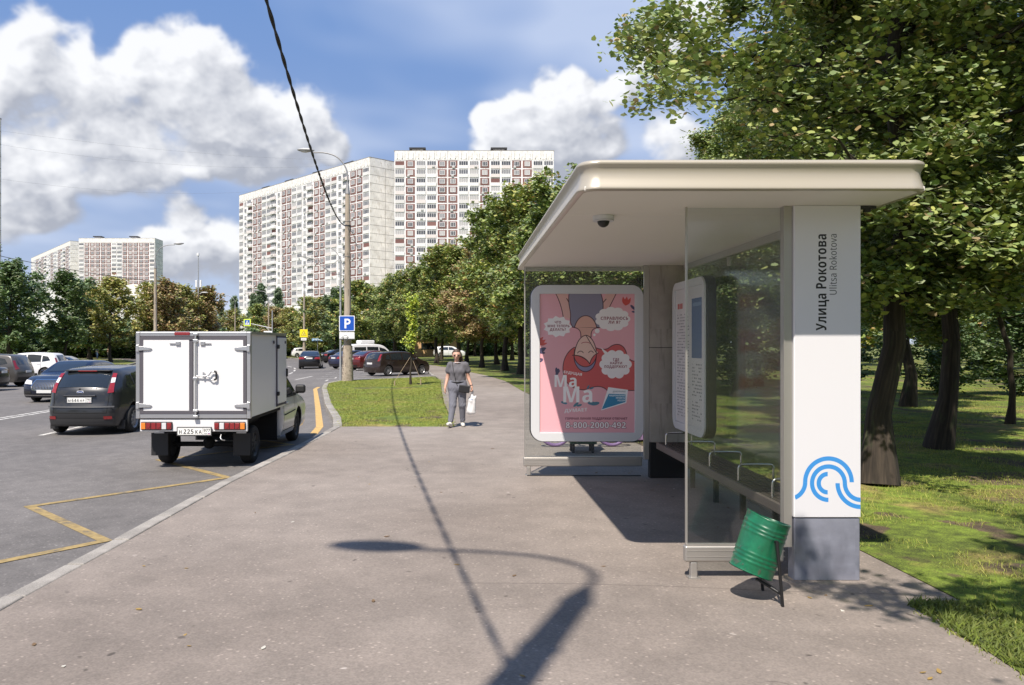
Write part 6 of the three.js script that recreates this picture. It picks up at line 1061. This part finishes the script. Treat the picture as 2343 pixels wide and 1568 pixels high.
// things seen under the advertisement through the end glass
{
  const g = mat([0.02, 0.09, 0.045], 0.5), b = thing('green_street_box', 'dark green metal street box on short legs behind the advertisement glass', 'street box', [2.02, 0, -13.1]);
  part('body', rbox(0.44, 0.62, 0.4, 0.02, 0, 0.46, 0, 2), g, b); part('lid', rbox(0.48, 0.04, 0.44, 0.012, 0, 0.79, 0, 1), g, b); for (const [x, z] of [[-0.16, 0.14], [0.16, 0.14], [-0.16, -0.14], [0.16, -0.14]]) part('leg', box(0.04, 0.16, 0.04, x, 0.08, z), M.dark, b);
  const purple = mat([0.2, 0.12, 0.28], 0.5), k = thing('bicycle', 'parked purple wheeled bicycle half hidden behind the advertisement', 'bicycle', [2.15, 0, -13.75], 0.03);
  for (const x of [-0.5, 0.5]) { const w = part('wheel', new THREE.TorusGeometry(0.27, 0.03, 10, 36).translate(x, 0.3, 0), purple, k); part('spokes', Array.from({ length: 7 }, (_, i) => { const a = (i / 7) * Math.PI; return rod([x + Math.cos(a) * 0.26, 0.3 + Math.sin(a) * 0.26, 0], [x - Math.cos(a) * 0.26, 0.3 - Math.sin(a) * 0.26, 0], 0.004); }), M.chrome, w); part('hub', cylZ(0.03, 0.08, x, 0.3, 0, 12), M.chrome, w); }
  part('frame', [rod([-0.5, 0.3, 0], [-0.1, 0.32, 0], 0.016), rod([-0.1, 0.32, 0], [0.36, 0.66, 0], 0.018), rod([-0.1, 0.32, 0], [-0.22, 0.72, 0], 0.016), rod([-0.22, 0.66, 0], [0.36, 0.68, 0], 0.016), rod([-0.5, 0.3, 0], [-0.2, 0.66, 0], 0.013), rod([0.5, 0.3, 0], [0.34, 0.78, 0], 0.016)], purple, k);
  part('saddle', rbox(0.24, 0.05, 0.12, 0.022, -0.24, 0.75, 0), M.dark, k); part('handlebar', tube([[0.3, 0.84, -0.26], [0.34, 0.84, -0.1], [0.34, 0.82, 0], [0.34, 0.84, 0.1], [0.3, 0.84, 0.26]], 0.013, 20, 6), M.dark, k); part('crank', [cylZ(0.08, 0.02, -0.1, 0.32, 0.03), rod([-0.1, 0.32, 0.05], [-0.02, 0.18, 0.05], 0.01), box(0.08, 0.02, 0.06, -0.02, 0.18, 0.08)], M.dark, k);
  const pl = thing('striped_planter', 'low planter box of purple and ochre boards behind the advertisement', 'planter', [3.35, 0, -14.6]);
  [[0.2, 0.13, 0.24], [0.36, 0.28, 0.12], [0.3, 0.22, 0.14], [0.16, 0.11, 0.2]].forEach((c, i) => part('board', rbox(1.5, 0.1, 0.05, 0.01, 0, 0.1 + i * 0.115, 0.3, 1), mat(c, 0.7), pl)); part('back', box(1.46, 0.44, 0.5, 0, 0.27, 0), M.dark, pl); part('soil', box(1.4, 0.02, 0.44, 0, 0.5, 0), mat([0.06, 0.04, 0.03], 0.9), pl);
  const ki = thing('kiosk', 'pale orange kiosk beyond the trunks past the footpath', 'kiosk', [-3.6, 0, -112], 0.1), om = mat([0.66, 0.42, 0.22], 0.8);
  part('wall', box(6, 2.4, 3, 0, 1.2, 0), om, ki); part('roof', box(6.4, 0.18, 3.4, 0, 2.5, 0), SM.white, ki); part('door', box(0.9, 2.0, 0.06, 1.4, 1.0, 1.52), SM.galv, ki); part('window', box(1.8, 0.9, 0.06, -1.2, 1.45, 1.52), CM.glass, ki);
}
// litter and fallen leaves on the pavement
{
  const r = rng(300), leaf = extrude([[0, 0], [0.02, 0.012], [0.045, 0.008], [0.06, 0], [0.045, -0.01], [0.02, -0.012]], 0.002, 0).rotateX(-Math.PI / 2), ms = [mat([0.3, 0.2, 0.06], 0.8), mat([0.16, 0.1, 0.05], 0.8), mat([0.5, 0.48, 0.42], 0.8)];
  for (let k = 0; k < 70; k++) { const d = 3.9 + 12 * r() * r(), x = (r() < 0.55 ? 2.2 + 1.0 * r() : -2.6 + 4.5 * r()), m = single('fallen_leaf', leaf, ms[Math.floor(r() * 2.6)], 'small dry fallen leaf lying on the pavement', 'leaf', 'fallen leaves on the pavement'); m.position.set(x, 0.004, -d); m.rotation.set((r() - 0.5) * 0.3, r() * 6.3, (r() - 0.5) * 0.3); m.scale.setScalar(0.5 + 0.6 * r()); }
}
// ---------------------------------------------------------------- people: distance fields meshed by surface nets
function surface(field, lo, hi, cell) {
  const n = lo.map((a, i) => Math.ceil((hi[i] - a) / cell) + 1), [nx, ny, nz] = n, F = new Float32Array(nx * ny * nz), id = (i, j, k) => (k * ny + j) * nx + i;
  for (let k = 0; k < nz; k++) for (let j = 0; j < ny; j++) for (let i = 0; i < nx; i++) F[id(i, j, k)] = field(lo[0] + i * cell, lo[1] + j * cell, lo[2] + k * cell);
  const V_ = new Int32Array(nx * ny * nz).fill(-1), pos = [], idx = [];
  for (let k = 0; k + 1 < nz; k++) for (let j = 0; j + 1 < ny; j++) for (let i = 0; i + 1 < nx; i++) {
    let s = [0, 0, 0], c = 0;
    const f = (a, b, d) => F[id(i + a, j + b, k + d)], e = (p, q) => { const A = f(...p), B = f(...q); if (A < 0 !== B < 0) { const t = A / (A - B); for (let m = 0; m < 3; m++) s[m] += lerp(p[m], q[m], t); c++; } };
    for (const u of [0, 1]) for (const v of [0, 1]) { e([0, u, v], [1, u, v]); e([u, 0, v], [u, 1, v]); e([u, v, 0], [u, v, 1]); }
    if (c) { V_[id(i, j, k)] = pos.length / 3; pos.push(lo[0] + (i + s[0] / c) * cell, lo[1] + (j + s[1] / c) * cell, lo[2] + (k + s[2] / c) * cell); }
  }
  const face = (a, b, c, d, flip) => { if (Math.min(a, b, c, d) < 0) return; flip ? idx.push(a, c, b, a, d, c) : idx.push(a, b, c, a, c, d); };
  for (let k = 1; k + 1 < nz; k++) for (let j = 1; j + 1 < ny; j++) for (let i = 1; i + 1 < nx; i++) {
    const A = F[id(i, j, k)];
    if (A < 0 !== F[id(i + 1, j, k)] < 0) face(V_[id(i, j - 1, k - 1)], V_[id(i, j, k - 1)], V_[id(i, j, k)], V_[id(i, j - 1, k)], A >= 0);
    if (A < 0 !== F[id(i, j + 1, k)] < 0) face(V_[id(i - 1, j, k - 1)], V_[id(i, j, k - 1)], V_[id(i, j, k)], V_[id(i - 1, j, k)], A < 0);
    if (A < 0 !== F[id(i, j, k + 1)] < 0) face(V_[id(i - 1, j - 1, k)], V_[id(i, j - 1, k)], V_[id(i, j, k)], V_[id(i - 1, j, k)], A >= 0);
  }
  const g = new THREE.BufferGeometry();
  g.setAttribute('position', new THREE.Float32BufferAttribute(pos, 3)); g.setIndex(idx); g.computeVertexNormals();
  return g;
}
// bones: [a, b, ra, rb, flat?]; smooth union of tapered capsules
function bones(list, k = 0.03) {
  return (x, y, z) => {
    let d = 1e3;
    for (const [a, b, ra, rb, fz = 1] of list) {
      const bx = b[0] - a[0], by = b[1] - a[1], bz = b[2] - a[2], px = x - a[0], py = y - a[1], pz = z - a[2], t = clamp((px * bx + py * by + pz * bz) / (bx * bx + by * by + bz * bz + 1e-9)), q = Math.hypot(px - bx * t, py - by * t, (pz - bz * t) / fz) * Math.min(1, fz < 1 ? 0.8 : 1) - lerp(ra, rb, t), h = clamp(0.5 + (0.5 * (d - q)) / k);
      d = lerp(d, q, h) - k * h * (1 - h);
    }
    return d;
  };
}
const boundsOf = (list, pad) => { const lo = [9, 9, 9], hi = [-9, -9, -9]; for (const [a, b, ra, rb] of list) for (const p of [a, b]) for (let i = 0; i < 3; i++) { const r = Math.max(ra, rb) + pad; lo[i] = Math.min(lo[i], p[i] - r); hi[i] = Math.max(hi[i], p[i] + r); } return [lo, hi]; };
const blob = (list, cell, k, fold) => { const f = bones(list, k), [lo, hi] = boundsOf(list, 0.03); return surface(fold ? (x, y, z) => f(x, y, z) + fold(x, y, z) : f, lo, hi, cell); };
const fingers = (wrist, dir, side, curl, nrm) => {       // palm, four fingers and a thumb as chains
  const P = (o, a, b, c) => [o[0] + dir[0] * a + side[0] * b + nrm[0] * c, o[1] + dir[1] * a + side[1] * b + nrm[1] * c, o[2] + dir[2] * a + side[2] * b + nrm[2] * c], out = [[wrist, P(wrist, 0.03, 0, 0), 0.024, 0.026, 1]];
  [-0.026, -0.009, 0.009, 0.025].forEach((s, i) => { const l = [0.062, 0.074, 0.07, 0.054][i], k0 = P(wrist, 0.085, s, 0), k1 = P(wrist, 0.085 + l * 0.5 * (1 - curl * 0.4), s * 1.1, l * 0.35 * curl), k2 = P(wrist, 0.085 + l * (1 - curl * 0.85), s * 1.1, l * 0.95 * curl); out.push([P(wrist, 0.02, s * 0.7, 0), k0, 0.014, 0.0115], [k0, k1, 0.0098, 0.009], [k1, k2, 0.009, 0.0075]); });
  out.push([P(wrist, 0.02, -0.02, 0.004), P(wrist, 0.06, -0.045, 0.02), 0.014, 0.011], [P(wrist, 0.06, -0.045, 0.02), P(wrist, 0.09, -0.042, 0.034), 0.0105, 0.008]);
  return out;
};
const PM = { skin: phys([0.56, 0.33, 0.24], 0.6, { sheen: 0.2 }), hair: mat([0.07, 0.04, 0.026], 0.6), tee: mat([0.125, 0.122, 0.135], 0.9), jeans: mat([0.17, 0.175, 0.21], 0.92), shoe: mat([0.68, 0.67, 0.62], 0.7), sole: mat([0.06, 0.06, 0.06], 0.8), bag: mat([0.016, 0.016, 0.018], 0.5), plastic: phys([0.8, 0.8, 0.8], 0.55, { transmission: 0.15, thickness: 0 }), glasses: phys([0.03, 0.02, 0.018], 0.1), trim: mat([0.6, 0.55, 0.55], 0.8), lips: mat([0.42, 0.16, 0.14], 0.6) };
{
  const p = thing('person', 'woman in grey T-shirt and grey jeans with sunglasses walking with a white carrier bag', 'person', [-0.07, 0, -17.05]);
  // x to the right in the picture, z towards the pavement's near end
  const hipL = [-0.085, 0.86, 0.0], hipR = [0.085, 0.86, 0.0], kneeL = [-0.10, 0.475, 0.09], kneeR = [0.105, 0.475, -0.01], ankL = [-0.155, 0.09, 0.17], ankR = [0.115, 0.085, -0.13];
  const shL = [-0.165, 1.345, 0.0], shR = [0.185, 1.345, 0.0], elL = [-0.215, 1.07, -0.035], elR = [0.235, 1.075, -0.03], wrL = [-0.262, 0.865, 0.06], wrR = [0.305, 0.885, 0.06];
  const headC = [-0.02, 1.545, 0.035];
  const skin = [
    [[0, 1.0, 0], [0, 1.26, 0], 0.06, 0.055, 0.8], [[-0.005, 1.33, 0.0], [-0.015, 1.47, 0.015], 0.056, 0.05], [[-0.018, 1.575, 0.005], [-0.02, 1.56, 0.035], 0.088, 0.084], [[-0.02, 1.53, 0.055], [-0.02, 1.475, 0.065], 0.066, 0.038], [[-0.02, 1.545, 0.115], [-0.02, 1.522, 0.136], 0.009, 0.015], [[-0.04, 1.488, 0.103], [0.0, 1.488, 0.103], 0.008, 0.008], [[-0.098, 1.55, 0.02], [-0.1, 1.53, 0.015], 0.014, 0.01], [[0.06, 1.55, 0.02], [0.062, 1.53, 0.015], 0.014, 0.01],
    [shL, elL, 0.046, 0.039], [elL, wrL, 0.038, 0.026], [shR, elR, 0.046, 0.039], [elR, wrR, 0.038, 0.026], [hipL, kneeL, 0.075, 0.05], [kneeL, ankL, 0.05, 0.034], [hipR, kneeR, 0.075, 0.05], [kneeR, ankR, 0.05, 0.034], [shL, shR, 0.05, 0.05], [[-0.05, 0.9, 0], [0.05, 0.9, 0], 0.09, 0.09], [[0, 0.9, 0], [0, 1.05, 0], 0.1, 0.09],
    [ankL, [-0.19, 0.06, 0.27], 0.03, 0.025], [ankR, [0.125, 0.035, -0.05], 0.03, 0.025],
  ];
  const body = blob(skin, 0.0105, 0.022);
  const handL = blob(fingers(wrL, [-0.12, -0.97, 0.2], [0.1, 0.18, 0.97], 0.35, [0.97, -0.12, 0.0]), 0.0035, 0.008), handR = blob(fingers(wrR, [0.25, -0.93, 0.25], [-0.1, 0.25, 0.96], 0.95, [-0.96, -0.26, 0.0]), 0.0035, 0.008);
  part('body', [body, handL, handR], PM.skin, p);
  const fold = (x, y, z) => 0.003 * Math.sin(y * 26 + x * 34 + 2 * Math.sin(z * 14 + x * 9)) + 0.0015 * Math.sin(x * 60 - y * 35);
  part('t_shirt', blob([[[-0.055, 1.0, 0.005], [0.06, 1.0, 0.005], 0.1, 0.1, 0.85], [[-0.045, 1.1, 0.01], [0.055, 1.1, 0.01], 0.097, 0.097, 0.88], [[-0.06, 1.2, 0.03], [0.07, 1.2, 0.03], 0.088, 0.088, 0.95], [[-0.085, 1.29, 0.0], [0.1, 1.29, 0.0], 0.076, 0.076, 0.9], [[-0.15, 1.345, 0], [0.168, 1.345, 0], 0.064, 0.064], [shL, [-0.2, 1.21, -0.012], 0.062, 0.064], [shR, [0.224, 1.22, -0.01], 0.062, 0.066]], 0.011, 0.03, fold), PM.tee, p);
  part('neckline', new THREE.TorusGeometry(0.068, 0.009, 8, 28).rotateX(Math.PI / 2 - 0.35).scale(1.12, 1, 0.95).translate(0.002, 1.372, 0.022), PM.trim, p);
  const wrinkle = (x, y, z) => 0.005 * Math.sin(y * 60 + 5 * Math.sin(x * 30)) * (smooth(0.25, 0.1, y) + 0.5 * Math.exp(-Math.pow((y - 0.5) / 0.1, 2)) + 0.5 * Math.exp(-Math.pow((y - 0.78) / 0.08, 2)));
  part('jeans', blob([[[-0.06, 0.95, 0], [0.065, 0.95, 0], 0.108, 0.108, 0.9], [[-0.07, 0.86, -0.005], [0.075, 0.86, -0.005], 0.12, 0.12, 0.95], [[-0.09, 0.83, 0.0], kneeL, 0.108, 0.076], [kneeL, [-0.146, 0.15, 0.15], 0.074, 0.058], [[0.095, 0.83, 0.0], kneeR, 0.108, 0.076], [kneeR, [0.113, 0.14, -0.11], 0.074, 0.058]], 0.011, 0.03, wrinkle), PM.jeans, p);
  part('belt', new THREE.TorusGeometry(0.155, 0.012, 8, 36).rotateX(Math.PI / 2).scale(1.13, 1.2, 0.86).translate(0.003, 0.975, 0.004), PM.bag, p);
  for (const [a, heel, toe, q] of [[ankL, [-0.15, 0.05, 0.14], [-0.2, 0.088, 0.31], 1], [ankR, [0.113, 0.045, -0.16], [0.128, 0.038, 0.04], 2]]) {
    const s = part('shoe', blob([[a, heel, 0.044, 0.046], [heel, toe, 0.045, 0.036]], 0.008, 0.02), PM.shoe, p);
    part('sole', blob([[[heel[0], heel[1] - 0.03, heel[2] - 0.01], [toe[0], toe[1] - 0.026, toe[2] + 0.01], 0.018, 0.014]], 0.007, 0.01), PM.sole, s);
  }
  part('hair', [blob([[[-0.02, 1.6, -0.005], [-0.02, 1.575, -0.03], 0.088, 0.088], [[-0.02, 1.63, 0.025], [-0.02, 1.61, 0.05], 0.055, 0.045], [[-0.1, 1.6, 0.01], [-0.09, 1.55, -0.02], 0.02, 0.02], [[0.06, 1.6, 0.01], [0.055, 1.55, -0.02], 0.02, 0.02]], 0.008, 0.02), blob([[[0.02, 1.58, -0.1], [0.075, 1.5, -0.09], 0.034, 0.036], [[0.075, 1.5, -0.09], [0.12, 1.41, -0.08], 0.036, 0.018]], 0.008, 0.02)], PM.hair, p);
  const gl = part('sunglasses', [rbox(0.052, 0.034, 0.008, 0.012, -0.05, 1.552, 0.118, 2), rbox(0.052, 0.034, 0.008, 0.012, 0.011, 1.552, 0.118, 2), box(0.02, 0.006, 0.006, -0.019, 1.562, 0.12), rod([-0.076, 1.56, 0.114], [-0.106, 1.555, 0.02], 0.004), rod([0.037, 1.56, 0.114], [0.066, 1.555, 0.02], 0.004)], PM.glasses, p);
  part('lips', new THREE.SphereGeometry(1, 12, 8).scale(0.022, 0.007, 0.008).translate(-0.02, 1.489, 0.108), PM.lips, p);
  part('wristband', new THREE.TorusGeometry(0.03, 0.008, 8, 20).rotateX(Math.PI / 2).rotateZ(0.25).translate(0.298, 0.905, 0.05), PM.bag, p);
  const sb = thing('shoulder_bag', 'small black crossbody bag hanging at the woman\u2019s hip', 'bag', [-0.07, 0, -17.05]);
  const bag = part('pouch', rbox(0.235, 0.16, 0.06, 0.02, 0.13, 0.83, 0.135, 3).rotateZ(-0.02), PM.bag, sb); bag.rotation.z = -0.1; bag.position.set(-0.08, 0.02, 0);
  part('strap', tube([[0.0, 0.9, 0.14], [-0.03, 0.98, 0.135], [-0.06, 1.12, 0.135], [-0.09, 1.25, 0.122], [-0.105, 1.36, 0.075], [-0.1, 1.405, 0.0], [-0.06, 1.36, -0.07], [0.03, 1.2, -0.12], [0.14, 1.0, -0.12], [0.2, 0.9, -0.02], [0.2, 0.87, 0.1]], 0.0075, 60, 6), PM.bag, sb);
  const cb = thing('carrier_bag', 'full white plastic carrier bag held in the woman\u2019s hand', 'bag', [-0.07, 0, -17.05]);
  const crumple = (x, y, z) => 0.0035 * Math.sin(y * 40 + x * 30 + 2 * Math.sin(z * 30 + y * 15)) + 0.002 * Math.sin(x * 60 - y * 22);
  part('sack', blob([[[0.255, 0.335, 0.04], [0.285, 0.6, 0.045], 0.06, 0.05], [[0.295, 0.33, 0.04], [0.315, 0.6, 0.045], 0.062, 0.052], [[0.335, 0.335, 0.04], [0.35, 0.6, 0.045], 0.06, 0.05], [[0.3, 0.58, 0.05], [0.325, 0.77, 0.05], 0.05, 0.014], [[0.345, 0.6, 0.05], [0.4, 0.67, 0.05], 0.04, 0.012]], 0.009, 0.03, crumple), PM.plastic, cb);
  part('bag_handle', [rod([0.315, 0.74, 0.045], [0.325, 0.795, 0.06], 0.012, 0.01), rod([0.345, 0.74, 0.055], [0.335, 0.795, 0.066], 0.012, 0.01)], PM.plastic, cb);
  part('printed_mark', new THREE.CircleGeometry(0.02, 16).scale(1, 0.6, 1).translate(0.31, 0.6, 0.108), mat([0.3, 0.4, 0.6], 0.6), cb);
}
// two walkers on the path across the road
const stroller = (label, x, z, top, legs, turn) => {
  const p = thing('person', label, 'person', [x, roadY(-31) + 0.135, z], turn);
  const b = [[[-0.09, 0.9, 0], [-0.1, 0.48, 0.05], 0.085, 0.055], [[-0.1, 0.48, 0.05], [-0.1, 0.06, -0.04], 0.055, 0.04], [[0.09, 0.9, 0], [0.11, 0.48, 0.12], 0.085, 0.055], [[0.11, 0.48, 0.12], [0.11, 0.06, 0.16], 0.055, 0.04], [[-0.1, 0.04, -0.06], [-0.1, 0.03, 0.1], 0.04, 0.035], [[0.11, 0.04, 0.14], [0.11, 0.04, 0.3], 0.04, 0.035], [[-0.05, 0.98, 0], [0.05, 0.98, 0], 0.12, 0.12], [[-0.08, 1.3, 0], [0.08, 1.3, 0], 0.11, 0.11], [[0, 1.42, 0], [0, 1.52, 0], 0.055, 0.05], [[0, 1.6, 0.01], [0, 1.66, 0], 0.085, 0.095], [[-0.2, 1.38, 0], [-0.25, 1.1, -0.06], 0.055, 0.042], [[-0.25, 1.1, -0.06], [-0.24, 0.86, 0.05], 0.042, 0.03], [[0.2, 1.38, 0], [0.25, 1.1, 0.03], 0.055, 0.042], [[0.25, 1.1, 0.03], [0.23, 0.9, 0.14], 0.042, 0.03]];
  part('body', blob(b, 0.02, 0.03), PM.skin, p);
  part('shirt', blob([[[-0.06, 0.98, 0], [0.06, 0.98, 0], 0.135, 0.135], [[-0.09, 1.3, 0], [0.09, 1.3, 0], 0.125, 0.125], [[-0.2, 1.38, 0], [-0.235, 1.2, -0.03], 0.07, 0.065], [[0.2, 1.38, 0], [0.235, 1.2, 0.01], 0.07, 0.065]], 0.022, 0.04), mat(top, 0.9), p);
  part('trousers', blob([[[-0.06, 0.92, 0], [0.06, 0.92, 0], 0.12, 0.12], [[-0.09, 0.88, 0], [-0.1, 0.48, 0.05], 0.1, 0.075], [[-0.1, 0.48, 0.05], [-0.1, 0.12, -0.03], 0.072, 0.06], [[0.09, 0.88, 0], [0.11, 0.48, 0.12], 0.1, 0.075], [[0.11, 0.48, 0.12], [0.11, 0.12, 0.15], 0.072, 0.06]], 0.022, 0.03), mat(legs, 0.9), p);
  part('hair', blob([[[0, 1.68, -0.02], [0, 1.66, -0.03], 0.095, 0.09]], 0.02, 0.02), PM.hair, p);
};
stroller('walker in a dark top and blue trousers on the path under the verge trees', -51.6, -111.5, [0.08, 0.09, 0.11], [0.1, 0.16, 0.28], R(160));
stroller('walker in a tan top and pale trousers on the path under the verge trees', -50.3, -112.3, [0.3, 0.2, 0.14], [0.36, 0.34, 0.32], R(170));
renderer.render(scene, camera);
